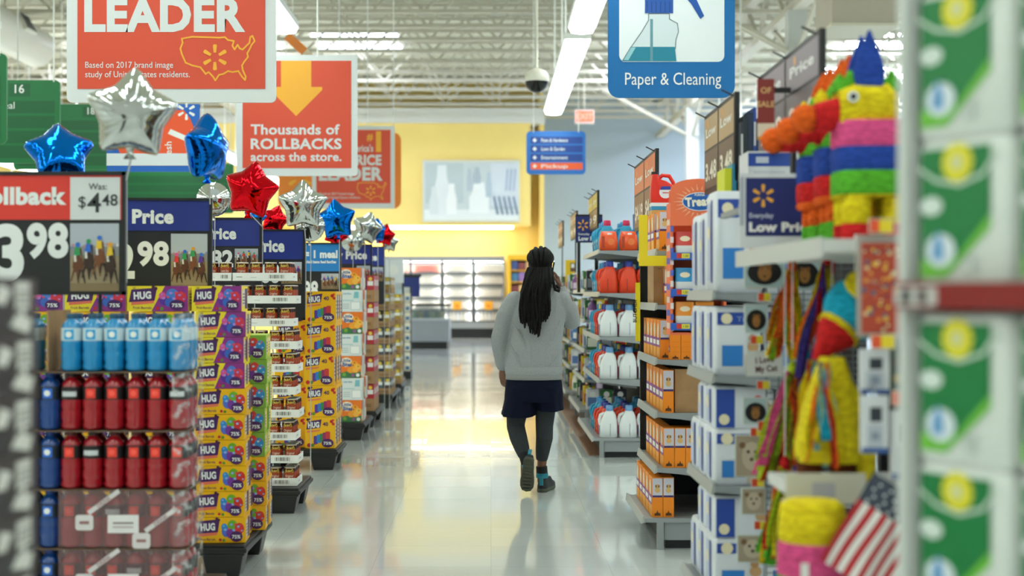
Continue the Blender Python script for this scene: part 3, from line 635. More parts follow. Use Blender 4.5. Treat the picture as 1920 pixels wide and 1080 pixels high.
# ---------------- milk coolers on the back wall
Yc = 45.2; sc = Yc/F; CX = lambda px: (px-VX)*sc; CZ = lambda py: EYE-(py-VY)*sc
x0, x1 = CX(592), CX(946); ztop = 2.50
r = thing('milk_cooler', 'bright glass-door milk cooler along the yellow wall', 'cooler', (0, Yc, 0))
whi = mat('cooler_white', '#f2f3ee', .5)
mb = MB(); mb.box(x0, x1, .05, .8, .0, .30, black); mb.build('base', r)
mb = MB(); mb.box(x0, x1, -.05, .12, .30, .50, mat('cooler_grey', '#8d9190', .4)); mb.build('bumper', r)
mb = MB(); mb.box(x0, x1, .72, .78, .3, ztop, mat('cooler_back', '#7d8583', .5)); mb.box(x0, x1, .05, .78, ztop-.05, ztop, whi); mb.box(x0, x0+.04, .05, .72, .5, ztop-.05, whi); mb.box(x1-.04, x1, .05, .72, .5, ztop-.05, whi); mb.build('cabinet', r)
mb = MB(); mb.box(x0, x1, -.02, .05, ztop-.08, ztop+.1, mat('cooler_grey', '#8d9190')); mb.build('header', r)
jm = mat('milk_white', '#f1f1e6', .4)
dark = mat('cooler_frame', '#2f3335', .4)
edges = [592, 651, 710, 769, 828, 887, 946]
jugs = []
for cap, bd in (('#c9b98a', '#efe9d6'), ('#c8403a', '#d9694f'), ('#3a6ab0', '#f2f2ea')):
    jr = thing('milk_jug', 'x', 'jug'); mb = MB()
    mb.loft([[(u*sx, v*sx+.07, z) for u, v in rrect(-.05,.05,-.05,.05,.02,2)] for z, sx in ((0,.95),(.02,1),(.16,1),(.2,.75),(.235,.4),(.25,.35))], P(bd)); mb.tube([(0.045,.03,.18),(.06,.01,.12),(.05,.01,.05)], .008, P(bd), 5); mb.build('body', jr)
    mb = MB(); mb.lathe([(.02,.25),(.02,.268)], P(cap), (0,.07,0), n=8); mb.build('cap', jr); jugs.append(Proto(jr))
shz = [.52, .90, 1.29, 1.70, 2.08]
for d in range(6):
    a, b = CX(edges[d]), CX(edges[d+1])
    mb = MB()
    for zz in shz: mb.box(a+.03, b-.03, .12, .7, zz-.03, zz, whi); mb.box(a+.03, b-.03, .09, .12, zz-.06, zz+.015, mat('shelf_edge_dark', '#26292a', .5))
    mb.build('shelf', r)
    mb = MB(); mb.box(a-.01, a+.03, .08, .14, .52, ztop-.1, mat('cooler_led', '#ffffff', .5, emit=60)); mb.box(a+.05, b-.05, .3, .4, ztop-.08, ztop-.06, mat('cooler_led')); mb.build('led_strip', r)
    mb = MB(); w_ = .05
    mb.box(a, a+w_, 0, .04, .5, ztop-.09, dark); mb.box(b-w_*.4, b, 0, .04, .5, ztop-.09, dark); mb.box(a+w_, b-w_*.4, 0, .04, .5, .54, dark); mb.box(a+w_, b-w_*.4, 0, .04, ztop-.14, ztop-.09, dark)
    dr = mb.build('door', r)
    mb = MB(); mb.box(a+w_, b-w_*.4, .015, .02, .54, ztop-.14, mat('clear_glass', '#ffffff', .02, alpha=.08)); mb.build('glass', dr)
    mb = MB(); mb.box(b-.1, b-.07, -.05, -.02, .95, 1.5, steel); mb.box(b-.095, b-.075, -.02, .0, .97, 1.0, steel); mb.box(b-.095, b-.075, -.02, 0, 1.45, 1.48, steel); mb.build('handle', dr)
    if d in (4, 5):
        mb = MB(); mb.box(a+.36, a+.62, -.004, .012, 1.02-.12, 1.02+.14, P('#f0a818')); mb.text('%', a+.49, .96, .14, front(0,-.004), P('#c8402a')); mb.build('price_sticker', dr)
    if d < 2: continue
    for k, zz in enumerate(shz):
        n = 8 if k else 7
        for i in range(n):
            c = 1 if (d in (2, 3) and k >= 4 and i % 3) or (d == 3 and k == 4) else (2 if (k == 0 and i % 3 == 0) else 0)
            jugs[c].put((a+.09+(b-a-.16)*(i+.5)/n, Yc+.14, zz+.001), '%s, shelf %s up, behind cooler door %s, %s in the row' % (('cream milk jug','red-orange jug','blue capped milk jug')[c], NTH[k], NTH[d-2], NTH[i]), 'jug', 'milk jugs in the cooler', sc=(1, 1, 1.1))
# yellow bookcase right of the cooler
r = thing('yellow_bookcase', 'yellow framed shelf unit of dark boxes beside the milk cooler', 'shelf', (CX(951), 44.2, 0))
yb = P('#e3ac1c'); W = CX(1003)-CX(951)
mb = MB(); mb.box(0, .1, 0, .5, 0, 2.6, yb); mb.box(W-.1, W, 0, .5, 0, 2.6, yb); mb.box(.1, W-.1, 0, .5, 2.45, 2.6, yb); mb.box(.1, W-.1, .45, .5, 0, 2.45, P('#8a5a2a')); mb.build('frame', r)
for k in range(6): mb = MB(); mb.box(.1, W-.1, .02, .45, .3+k*.36, .34+k*.36, P('#c98f20')); mb.build('shelf', r)
for k in range(6):
    for i in range(3):
        mb = MB(); mb.box(.13+i*.22, .32+i*.22, .06, .3, 0, .22+.03*((k+i) % 3), P(['#3a4a7a','#7a3a3a','#caa06a','#3f6f8a','#8a6a9a'][(k*2+i) % 5]))
        tag(mb.build('boxed_item', loc=(CX(951), 44.2, .341+k*.36)), 'boxed item on the yellow bookcase, shelf %s from the floor, %s along' % (NTH[k], NTH[i]), 'box', 'boxes on the yellow bookcase')
# ---------------- drinks pallet
Y0 = 5.5; XD = -1.17; G = 'bottled drinks on the nearest pallet'
pallet(-2.15, XD+.02, 5.44, 6.2, 'black pallet under the bottled drinks, half hidden at the front')
def bottle(liq, capc, labc, lab2, name='drink_bottle'):
    r = thing(name, 'x', 'bottle'); lm = mat('drink_'+liq.lstrip('#'), liq, .12, coat=.5)
    mb = MB(); mb.lathe([(.030,0),(.039,.006),(.0405,.02),(.037,.033),(.0405,.046),(.0405,.068),(.037,.078),(.0405,.09),(.040,.112),(.037,.122),(.0385,.165),(.034,.182),(.022,.197),(.0165,.203),(.0165,.206)], lm, n=18); mb.build('body', r)
    mb = MB(); mb.lathe([(.019,.205),(.0195,.207),(.0195,.222),(.018,.224)], mat('cap_'+capc.lstrip('#'), capc, .4), n=14); mb.build('cap', r)
    mb = MB(); mb.lathe([(.0392,.118),(.0396,.12),(.0396,.166),(.039,.168)], P(labc), n=18, caps=False); f = cyl(.0396)
    if lab2: mb.rect(-.019,.019,.123,.162,f,P(lab2),.001,4); mb.disc(0,.143,.012,f,P('#ff5a48') if lab2 == '#e8382a' else white,.002,10)
    else: mb.rect(-.03,.03,.13,.15,f,P('#c8ccd0'),.001,6)
    mb.build('label', r); return Proto(r)
RB = bottle('#a01020', '#5a0c12', '#1a1416', '#e8382a'); RB2 = bottle('#a01020', '#2a1a1c', '#1a1416', None)
BB = bottle('#0a3f86', '#0c3f8a', '#15202e', '#2a6ad0'); TB = bottle('#0f86c2', '#1f4f6a', '#c8dbe4', '#1f9fd8')
pit = .0835
def shelfcard(z, D, nm):
    mb = MB(); mb.box(-.96, -.004, 0.0, D, 0, .005, P('#6a5442'))
    tag(mb.build('card_sheet', loc=(XD, Y0, z)), 'thin brown card sheet under the %s layer of bottles' % nm, 'card', 'card sheets between bottle layers')
zs = [.17, .398, .626, .854, 1.082]
for L, z in enumerate(zs):
    if L: shelfcard(z-.0065, .26, NTH[L]+' upper')
    top = L == 4; row = ('fifth','fourth','third','second','top')[4-L] if False else NTH[L]
    for i in range(11 if top else 9):
        pr = TB if top else (BB if i >= 6 else (RB2 if (i*3+L*2) % 5 == 1 else RB))
        kind = 'pale blue drink bottle' if top else ('dark blue drink bottle' if i >= 6 else 'red drink bottle')
        if top and i == 6: continue
        pr.put((XD-.046-i*pit, Y0+.045, z), '%s, front row, layer %s from the pallet, %s from the aisle' % (kind, row, NTH[i]), 'bottle', G)
    for i in range(1, 9):
        if top and i == 6: continue
        pr = TB if top else (BB if i >= 6 else RB)
        pr.put((XD-.046-i*pit, Y0+.045+pit, z), '%s drink bottle, second row back, layer %s from the pallet, %s from the aisle' % ('pale blue' if top else ('dark blue' if i >= 6 else 'red'), row, NTH[i]), 'bottle', G)
    for q in range(1, 3):
        pr = TB if top or q > 2 else RB
        if top and q > 4: continue
        pr.put((XD-.046, Y0+.045+q*pit, z), '%s drink bottle, aisle side, layer %s from the pallet, %s from the front' % ('pale blue' if pr is TB else 'red', row, NTH[q]), 'bottle', G)
mb = MB(); mb.box(-.003, .003, 0, .3, 0, .235, card); tag(mb.build('card_divider', loc=(XD-.046-6*pit, Y0+.01, 1.0825)), 'upright brown card divider between the pale blue bottles', 'card')
# clear film: glossy and crumpled around each layer
film = bpy.data.materials.new('clear_film'); film.use_nodes = True; nt = film.node_tree; b = nt.nodes['Principled BSDF']
b.inputs['Base Color'].default_value = (.9,.93,.95,1); b.inputs['Roughness'].default_value = .12
lw = nt.nodes.new('ShaderNodeTexNoise'); lw.inputs['Scale'].default_value = 22; tc = nt.nodes.new('ShaderNodeTexCoord'); nt.links.new(tc.outputs['Object'], lw.inputs['Vector'])
rp = nt.nodes.new('ShaderNodeValToRGB'); rp.color_ramp.elements[0].position = .5; rp.color_ramp.elements[0].color = (.05,)*3+(1,); rp.color_ramp.elements[1].position = .66; rp.color_ramp.elements[1].color = (.55,)*3+(1,)
nt.links.new(lw.outputs[0], rp.inputs[0]); nt.links.new(rp.outputs[0], b.inputs['Alpha'])
bp = nt.nodes.new('ShaderNodeBump'); bp.inputs['Strength'].default_value = .8; nt.links.new(lw.outputs[0], bp.inputs['Height']); nt.links.new(bp.outputs[0], b.inputs['Normal'])
film2 = mat('tinted_film', '#a88a8c', .2, alpha=.22, bump=.4, bscale=25)
for L, z in enumerate(zs):
    mb = MB(); n = 16; vs = []; 
    hh = .222
    # skirt of film round the aisle corner
    path = [(-.06, -.004), (-.02, -.006), (.008, 0), (.012, .03), (.010, .1), (.012, .18), (.010, .25), (-.01, .262)]
    vs = []; fs = []
    for i, (x, y) in enumerate(path):
        for k in range(5): vs.append((x+.004*math.sin(k*2.1+i*1.7+L), y+.003*math.sin(k*1.3+i), .008+(hh-.008)*k/4))
    for i in range(len(path)-1):
        for k in range(4): a = i*5+k; fs.append((a, a+5, a+6, a+1))
    mb.add(vs, fs, film, True)
    tag(mb.build('plastic_film', loc=(XD, Y0, z)), 'crumpled clear film round the aisle corner of bottle layer %s from the pallet' % NTH[L], 'film', 'clear films round the bottle layers')
    if L in (0, 1):
        mb = MB(); f = front(0, -.003, 0); mb.box(-6*pit, -.012, -.003, -.001, .006, .222, film2)
        wf = P('#d9d3d3')
        mb.rect(-.31, -.19, .06, .13, f, P('#e6e2e2'), .001); mb.rect(-.29,-.21,.095,.102,f,P('#8a7a7a'),.002); mb.rect(-.29,-.21,.08,.086,f,P('#b8a8a8'),.002)
        for u, v in ((-.40,.10),(-.18,.03)):
            mb.poly(rrect(u-.035,u+.035,v-.03,v+.03,.012,3), f, wf, .001); mb.line([(u+.02,v+.04),(u+.13,v+.12)], .018, f, wf, .001); mb.line([(u-.015,v),(u+.015,v)], .012, f, P('#9a6a6c'), .002); mb.text('DRINK', u+.08, v+.075, .02, f, P('#a88486'), .002, 'c', .03, rot=.63)
        tag(mb.build('printed_film', loc=(XD, Y0, z)), 'tinted printed wrap across the front of bottle layer %s from the pallet' % NTH[L], 'film', 'printed wraps on the lower bottle layers')
# ---------------- dark cases at the very front
bk = P('#3b302d'); wl = P('#dddbd5')
def dcase(W, H, seed):
    rnd = random.Random(seed); r = thing('stacked_case', 'x', 'case')
    mb = MB(); mb.box(-.4, 0, 0, W, 0, H, bk); f = sideR(0)
    mb.rect(W*.04, W*.3, H*.1, H*.9, f, P('#5a4a44')); mb.rect(W*.34, W*.62, H*.08, H*.55, f, P('#241d1b'), .0012)
    mb.build('carton', r)
    mb = MB(); u = W*.66; mb.rect(u, u+W*.22, H*.48, H*.94, f, wl); mb.rect(u+W*.08, u+W*.15, H*.15, H*.48, f, wl); mb.poly([(u-.03, H*.2), (u+W*.2, H*.05), (u+W*.26, H*.3), (u+W*.02, H*.4)], f, wl, .0012)
    mb.rect(W*.04, W*.32, H*.30, H*.8, f, P('#a7a69f'), .002); mb.poly([(W*.36,H*.6),(W*.5,H*.55),(W*.6,H*.8),(W*.42,H*.92)], f, wl, .0016)
    for k in range(3): mb.rect(u+.01, u+W*.2, H*(.56+.1*k), H*(.6+.1*k), f, P('#8d8a86'), .002)
    mb.rect(.05, .3, H*.3, H*.7, frame((-.4,0,0),(1,0,0),(0,0,1),(0,-1,0)), wl); mb.build('label', r)
    return Proto(r)
DC = dcase(.38, .112, 1)
mb = MB(); mb.box(-1.42, -.88, 1.85, 2.85, 0, .16, black); mb.box(-1.44, -.87, 1.83, 2.87, .13, .16, black); tag(mb.build('display_pallet'), 'black pallet under the dark cases at the very front', 'pallet')
for k in range(11):
    z = .163+k*.1135
    for q in range(2): DC.put((-.895+.005*math.sin(k*3+q), 2.04+q*.39, z), 'dark brown case with white tags, %s up from its pallet, %s back' % (NTH[k], NTH[q]), 'case', 'dark cases stacked in front')
# ================================================================== PRICE SIGNS WITH RACE PHOTOS
pb = P('#1b1c20')
def price(px0, px1, py0, py1, Y, label, head, headcol, headtxt, nums, rz=0, was=None, base=0, pu=.735):
    """sign between pixels at depth Y, standing on a pole from height base"""
    a, b = at(px0, py1, Y), at(px1, py0, Y); W = b.x-a.x; H = b.z-a.z
    r = thing('price_sign', label, 'sign', (a.x+W/2, Y, a.z), rz, 'black framed price signs')
    mb = MB(); mb.box(-W/2, W/2, 0, .02, 0, H, black); t = W*.02
    for q in ((-W/2, W/2, H-t, H), (-W/2, W/2, 0, t), (-W/2, -W/2+t, 0, H), (W/2-t, W/2, 0, H)): mb.box(q[0], q[1], -.01, 0, q[2], q[3], black)
    mb.build('frame', r)
    f = front(-W/2, -.002, 0); mb = MB(); h0 = H*head
    mb.rect(t, W-t, h0, H-t, f, P(headcol), .001); hh = H-t-h0
    for txt, u, v, s, al, wm in headtxt: mb.text(txt, W*u, h0+hh*v, hh*s, f, white, .003, al, .045, wmax=wm and W*wm)
    if was:
        mb.rect(W*.70, W-t*1.5, h0, H-t*1.5, f, P('#dde0e0'), .002)
        mb.text('Was:', W*.85, h0+hh*.68, hh*.2, f, P('#55585a'), .004, 'c', .01); mb.text('$', W*.765, h0+hh*.28, hh*.36, f, P('#333'+'638'), .004, 'c', .0, wmax=W*.04); mb.text('4', W*.83, h0+hh*.17, hh*.62, f, P('#33363a'), .004, 'c', .01, wmax=W*.075); mb.text('48', W*.915, h0+hh*.32, hh*.36, f, P('#33363a'), .004, 'c', .01, wmax=W*.085)
    mb.build('header_card', r)
    mb = MB(); mb.rect(t, W-t, t, h0-t*.7, f, pb, .001)
    for txt, u, v, s, wm in nums: mb.text(txt, W*u, H*v, H*s, f, white, .003, 'l', .04, wmax=W*wm)
    mb.rect(W*.14,W*.36,H*.03,H*.07,f,P('#5a5d60'),.002)
    mb.build('price_panel', r)
    # photograph of the race: sky, rail, horses and riders in bright silks
    u0, u1, v0, v1 = (W*pu, W-t*1.8, H*(.38 if pu > .73 else 0)+t, h0-H*.03); pw, ph = u1-u0, v1-v0; mb = MB(); rnd = random.Random(int(Y*10))
    mb.rect(u0, u1, v0, v1, f, P('#a3906f'), .002); mb.rect(u0, u1, v0+ph*.62, v1, f, P('#b7bec6'), .003); mb.rect(u0, u1, v0+ph*.52, v0+ph*.66, f, P('#8f8f8c'), .0035)
    for k in range(12): mb.disc(u0+pw*rnd.random(), v0+ph*(.6+.1*rnd.random()), pw*.035, f, P(rnd.choice(['#8f8f9a','#c48a8a','#7a8aa8','#e0d8d0'])), .004, 7)
    for k in range(4):
        u = u0+pw*(.16+.225*k); v = v0+ph*(.38+.10*((k*7) % 3)/2); s_ = min(pw*.125, ph*.115); hc = P(rnd.choice(['#5a3018','#6b3a1c','#3a2216','#7a4522'])); l = .005+.001*k
        mb.poly([(u-s_*.9, v-s_*.3), (u-s_*.5, v-s_*1.1), (u+s_*.5, v-s_*1.1), (u+s_*.9, v-s_*.2), (u+s_*.7, v+s_*1.2), (u, v+s_*1.5), (u-s_*.7, v+s_*1.2)], f, hc, l)
        for dx, dv, bx in ((-.6,-2.6,-.5),(-.15,-2.9,.25),(.35,-2.4,-.3),(.7,-2.9,.5)): mb.poly([(u+s_*(dx-.17), v-s_*.7), (u+s_*(dx+.2), v-s_*.7), (u+s_*(dx+bx+.1), v+s_*dv), (u+s_*(dx+bx-.12), v+s_*dv)], f, P('#2c1a12') if dx > 0 else hc, l)
        mb.poly([(u-s_*.35, v+s_*.9), (u+s_*.35, v+s_*.9), (u+s_*.5, v+s_*2.2), (u+s_*.62, v+s_*1.3), (u+s_*.75, v+s_*1.2), (u+s_*.6, v+s_*2.7), (u+s_*.1, v+s_*3.0), (u-s_*.3, v+s_*2.2)], f, hc, l+.0004)
        sc_ = P(rnd.choice(['#2f9a5a','#5a2f9a','#e8e8e8','#d8342f','#e8c02a','#2f6fd0'])); mb.poly([(u-s_*.7, v+s_*1.5), (u+s_*.4, v+s_*1.7), (u+s_*.3, v+s_*2.9), (u-s_*.4, v+s_*3.1)], f, sc_, l+.0006)
        mb.disc(u+s_*.0, v+s_*3.4, s_*.42, f, P(rnd.choice(['#2f9a5a','#e05a9a','#2f6fd0','#e8a02a'])), l+.0007, 8); mb.poly([(u-s_*.6, v+s_*.6), (u-s_*.2, v+s_*.6), (u-s_*.3, v+s_*1.7), (u-s_*.6, v+s_*1.7)], f, P('#e8e4dc'), l+.0008)
    mb.rect(u0, u1, v0, v0+ph*.12, f, P('#8d7654'), .0034); mb.build('race_photo', r)
    if base is not None:
        for s in (-1, 1): mb = MB(); mb.tube([(s*W*.35, .03, base-a.z), (s*W*.35, .03, H*.6)], .008, black, 6); mb.build('post', r)
    return r
price(-110, 236, 322, 553, 5.85, 'red topped price sign with number 98 above the bottled drinks', .61, '#e23a2e', [('Rollback', .68, .36, .52, 'r', .50)], [('3', .29, .14, .60, .16), ('98', .465, .315, .37, .225)], was=1, pu=.70, base=.17)
price(150, 396, 371, 552, 7.2, 'navy topped price sign with number 98 above the purple cartons', .66, '#1b2f86', [('Low', .35, .26, .62, 'r', .3), ('Price', .40, .26, .62, 'l', .31)], [('2', .29, .18, .47, .13), ('98', .44, .31, .33, .235)], rz=.12, pu=.69, base=.17)
price(300, 491, 408, 570, 9.62, 'navy topped price sign with number 82 behind the bean cans', .67, '#1b2f86', [('Low', .42, .28, .58, 'r', .32), ('Price', .45, .28, .58, 'l', .30)], [('1', .36, .27, .4, .08), ('82', .50, .435, .26, .22)], base=0)
price(405, 572, 430, 600, 10.6, 'navy topped price sign with number 88 behind the bean cans', .67, '#1b2f86', [('Low', .44, .28, .58, 'r', .32), ('Price', .46, .28, .58, 'l', .31)], [('3', .37, .30, .4, .1), ('88', .505, .42, .27, .21)], base=0)
price(500, 640, 455, 600, 12.4, 'bright blue topped price sign with number 98 behind the yellow cartons', .63, '#1f7fc8', [('1 item = 1 meal', .95, .5, .38, 'r', .8), ('specially marked items feed families', .93, .3, .14, 'r', .6)], [('4', .38, .20, .4, .1), ('98', .49, .30, .28, .20)], base=0)
price(588, 698, 458, 570, 14.9, 'navy topped price sign above the brown carton cases', .67, '#1b2f86', [('Low', .5, .28, .58, 'r', .38), ('Price', .55, .28, .58, 'l', .36)], [('2', .3, .25, .4, .1), ('48', .42, .35, .3, .2)], base=.17)
price(622, 722, 462, 570, 17.0, 'small navy topped price sign far along, above the snack cases', .67, '#1b2f86', [('Price', .55, .28, .5, 'l', .3)], [('1', .3, .25, .4, .1), ('98', .42, .35, .3, .2)], base=0)
# ================================================================== FOIL BALLOONS
def foil(name, hexc, rough=.1):
    m = mat(name, hexc, rough, 1, bump=.10, bscale=9); return m
silver = foil('silver_foil', '#c3c6c4'); redf = foil('red_foil', '#d3131f'); bluef = foil('blue_foil', '#0d6fd6')
def star(px, py, d, Y, m, colour, label, rot=(0,0,0), round_=False, drop=None, clip=None):
    c = at(px, py, Y); r = thing('foil_balloon', label, 'balloon', c, 0, 'foil star balloons along the displays')
    R = d/F*Y/2*1.04; mb = MB(); n = 100; rings = []; T = [0, .2, .4, .58, .72, .84, .92, .97, 1.0]
    Ri = .65; c36 = PI/5
    def Rad(t):
        if round_: return R*(1+.012*math.sin(23*t))
        al = abs(((t-PI/2+c36) % (2*c36))-c36); al = math.sqrt(al*al+.004)-.02; al = min(c36, max(0, al))
        be = c36-al; be = math.sqrt(be*be+.006)-.03; al = max(0, c36-max(0, be))
        return R*Ri*math.sin(c36)/(math.sin(al)+Ri*math.sin(c36-al))
    vs = []; fs = []
    for side in (-1, 1):
        o = len(vs)
        for t in T:
            for j in range(n):
                a = 2*PI*j/n; ra = Rad(a); q = ra/R
                cr = 1+.09*t**6*math.sin(a*31+side)*(1 if q < .9 else .4)
                h = R*(.5 if round_ else .44)*(1-t**2.2)**.56
                h *= 1+.05*t**2*math.sin(a*10+1)*(1-t)
                rr = t*(R*.80*(1-t)+ra*t)*(1-.010*math.sin(a*47)*t**6)
                vs.append((rr*math.cos(a), side*h*cr, rr*math.sin(a)))
        for i in range(len(T)-1):
            for j in range(n):
                q = (o+i*n+j, o+i*n+(j+1) % n, o+(i+1)*n+(j+1) % n, o+(i+1)*n+j); fs.append(q if side > 0 else q[::-1])
    M = Euler(rot).to_matrix(); mb.xf = M.to_4x4(); mb.add(vs, fs, m, True); mb.xf = None; mb.build('foil', r)
    b = M @ Vector((0, 0, -R*.62 if not round_ else -R))
    mb = MB(); mb.xf = Matrix.Translation(b); mb.loft([[(x*w_, y*w_*.4, z) for x, y in ((-1,-1),(1,-1),(1,1),(-1,1))] for w_, z in ((R*.10, R*.06), (R*.07,-R*.08), (R*.05,-R*.14), (R*.12,-R*.26))], m, True); mb.build('neck', r)
    z1 = drop if drop is not None else .18
    mb = MB(); p0 = b+Vector((.01, .0, -R*.1)); mb.tube([p0, (p0.x, p0.y, z1-c.z)] if not clip else [p0, at(clip[0], clip[1], clip[3])-c, at(clip[0], clip[2], clip[3])-c], .004, mat('clear_stick', '#b9bcbc', .2), 6); mb.build('stick', r)
star(248, 215, 182, 5.35, silver, 'silver', 'big silver star balloon in front of the red banner', rot=(.15,.06,.35), clip=(237,338,530,5.86))
star(112, 288, 138, 6.55, bluef, 'blue', 'blue star balloon behind the red topped price sign', rot=(-.5,-.06,.35), drop=.0)
star(388, 280, 140, 6.72, bluef, 'blue', 'blue balloon seen edge on beside the arrow banner', rot=(0,0,1.25), clip=(394,385,520,7.26))
star(400, 374, 62, 9.58, silver, 'silver', 'small round silver balloon under the edge-on blue one', round_=True, drop=.0)
star(471, 357, 116, 8.82, redf, 'red', 'red star balloon tilted beside the silver star in front', rot=(.1,.22,-.2), clip=(492,425,500,9.63))
star(568, 385, 100, 10.0, silver, 'silver', 'silver star balloon between the red and blue stars', rot=(.05,0,.2), clip=(573,450,580,10.61))
star(515, 412, 60, 10.9, redf, 'red', 'red balloon half hidden behind the red star', rot=(0,.3,.4), drop=.0)
star(478, 408, 46, 10.4, bluef, 'blue', 'little blue balloon peeping out under the red star', rot=(0,.2,.2), drop=.0)
star(580, 425, 56, 10.9, silver, 'silver', 'silver balloon half hidden beneath the silver star', round_=True, drop=.0)
star(631, 412, 82, 12.1, bluef, 'blue', 'blue star balloon above the bright blue topped price sign', rot=(.1,-.1,-.2), drop=.0)
star(630, 440, 50, 12.9, redf, 'red', 'red balloon hidden behind the blue star', rot=(0,.5,.3), drop=.0)
star(688, 428, 66, 14.6, silver, 'silver', 'silver star balloon farther along above the brown cases', rot=(.1,.25,.5), drop=.0)
star(660, 452, 40, 14.5, silver, 'silver', 'small silver balloon low behind the blue star', round_=True, drop=.0)
star(707, 433, 50, 16.1, bluef, 'blue', 'blue balloon wedged between the far silver and red balloons', rot=(0,0,.9), drop=.0)
star(722, 441, 46, 16.2, redf, 'red', 'farthest red balloon at the end of the display row', rot=(0,.2,.5), drop=.0)
star(730, 455, 40, 17.1, silver, 'silver', 'farthest silver balloon, small and behind the last red one', rot=(0,.1,.3), drop=.0)
# ================================================================== RIGHT SIDE: GONDOLAS
tagw = P('#d9d6cc')
def gondola(name, label, x0, y0, y1, zs, depth=.5, base_out=.05, back_h=1.6, xb=None, strip=None):
    """steel shelving open toward the aisle (-X); x0 front of upper shelves, first z is the base deck"""
    r = thing(name, label, 'shelving', (x0, y0, 0)); D = depth; L = y1-y0; xb = D
    mb = MB(); mb.box(xb, xb+.03, 0, L, .02, back_h, mat('back_panel', '#3b3f42', .6)); mb.build('back_panel', r)
    for yy in (.0, L-.03): mb = MB(); mb.box(xb-.03, xb+.0, yy, yy+.03, 0, back_h, black); mb.build('upright', r)
    for k, z in enumerate(zs):
        xo = -base_out if k == 0 else 0
        mb = MB(); mb.box(xo, xb-.03, 0, L, z-.022, z, steel)
        if k:
            for yy in (0, L-.006):
                mb.prism([(0,-.022),(xb-.03,-.022),(xb-.03,-.085),(xb-.12,-.075),(.12,-.032)], frame((0,yy,z),(1,0,0),(0,0,1),(0,-1,0)), -.006, 0, steel)
        sh = mb.build('shelf', r)
        mb = MB(); mb.loft([[(xo, y, z-.022), (xo-.016, y, z-.03), (xo-.008, y, z+.012), (xo, y, z+.012)] for y in (0, L)], mat('rail_grey', '#a8acab', .4), False)
        f = frame((xo-.0135, L, z-.028), (0,-1,0), (.19,0,.98), (-.98,0,.19)); rnd = random.Random(k*7+int(y0*10)); u = .04
        while u < L-.1:
            w_ = rnd.choice((.05,.07,.09)); mb.rect(u, u+w_, .003, .038, f, tagw if strip is None else P(rnd.choice(strip)), .001); mb.rect(u+.008, u+w_*.5, .012, .03, f, P('#7c7f80'), .0016); u += w_+rnd.choice((.01,.02,.08))
        mb.build('price_rail', sh)
    mb = MB(); mb.box(.04, xb-.04, .02, .05, .05, zs[0]-.022, steel); mb.box(.05, xb, .06, L-.05, 0, zs[0]-.03, dk); mb.build('kick_plate', r)
    for yy in (.0, L-.04): mb = MB(); mb.box(.0, .035, yy, yy+.04, 0, zs[0]-.022, steel); mb.build('leg', r)
    return r
# ---------------- A: laundry bottles
ZA = [.165, .66, 1.02, 1.39, 1.75]
gondola('shelf_unit', 'grey steel shelf unit holding the laundry detergent bottles', .92, 12.0, 14.0, ZA, depth=.62, back_h=2.05)
def deterg(bodyc, capc, kind):
    r = thing('detergent_bottle', 'x', 'bottle'); bm_ = mat('hdpe_'+bodyc.lstrip('#'), bodyc, .35); mb = MB()
    # tall jug: broad foot, waist sloping to an off-centre neck; a grip hole is pinched in the side
    prof = [(0,.070,.045,0),(.006,.076,.05,0),(.10,.074,.05,0),(.15,.066,.048,.004),(.19,.052,.042,.010),(.215,.038,.034,.012),(.228,.025,.025,.012)]
    mb.loft([[(u*rx+ox, v*ry, z) for u, v in rrect(-1,1,-1,1,.55,4)] for z, rx, ry, ox in prof], bm_)
    mb.tube([(-.032,0,.205),(-.066,0,.19),(-.078,0,.15),(-.07,0,.105)], [.012,.014,.013,.012], bm_, 7)
    mb.build('body', r)
    mb = MB(); mb.lathe([(.031,.224),(.033,.228),(.031,.268),(.026,.272)], mat('capp_'+capc.lstrip('#'), capc, .35), (.012,0,0), n=14); mb.build('cap', r)
    mb = MB(); f = front(0,-.0505,0)
    if kind == 'w': mb.rect(.012,.0155,.015,.12,f,P('#6a7480'),.001); f2 = sideL(-.0765,0,0); mb.rect(-.03,.03,.02,.1,f2,P('#2f9fd0'))
    else:
        mb.rect(-.01,-.006,.02,.12,f,P('#1a2030'),.001)
        f2 = sideL(-.0765,0,0); mb.disc(0,.07,.03,f2,P('#f2a02c') if kind == 'o' else P('#e0e8f0'),.001,12,.04); mb.rect(-.028,.028,.06,.08,f2,P('#20409a'),.002)
    mb.build('label', r); return Proto(r)
DW = deterg('#e4e8ea','#6f9fd0','w'); DO = deterg('#e8441f','#2a3f9f','o'); DT = deterg('#2f9fc8','#2a8fc8','t'); DTY = deterg('#2f9fc8','#e8cf2a','t'); DR = deterg('#c8262a','#2a3f9f','o'); DTP = deterg('#2f9fc8','#d8265a','t')
sn = ['bottom','second','third','fourth','top']
def detrow(k, y, pr, nm, n, x=1.0, row=''):
    for i in range(n): pr.put((x+i*.165, y, ZA[k]+.001), '%s, %s laundry shelf, %s row, %s from the aisle' % (nm, sn[k], row, NTH[i]), 'bottle', 'detergent bottles')
for k in range(5):
    rows = ['nearest','second','third','fourth','fifth','sixth']
    if k in (0, 1, 2): seq = [(DW,'white detergent bottle'),(DO if k < 2 else DR,'orange-red detergent bottle'),(DO,'orange detergent bottle'),(DT if k == 0 else DTY,'teal detergent bottle'),(DT,'teal detergent bottle')]
    elif k == 3: seq = [(DO,'orange detergent bottle'),(DO,'orange detergent bottle'),(DT,'teal detergent bottle'),(DT,'teal detergent bottle')]
    else: seq = [(None,0),(DTP,'teal pink-capped bottle'),(DT,'teal detergent bottle'),(DT,'teal detergent bottle')]
    for q, (pr, nm) in enumerate(seq):
        if pr: detrow(k, 12.10+q*.26, pr, nm, 3, 1.0, rows[q])
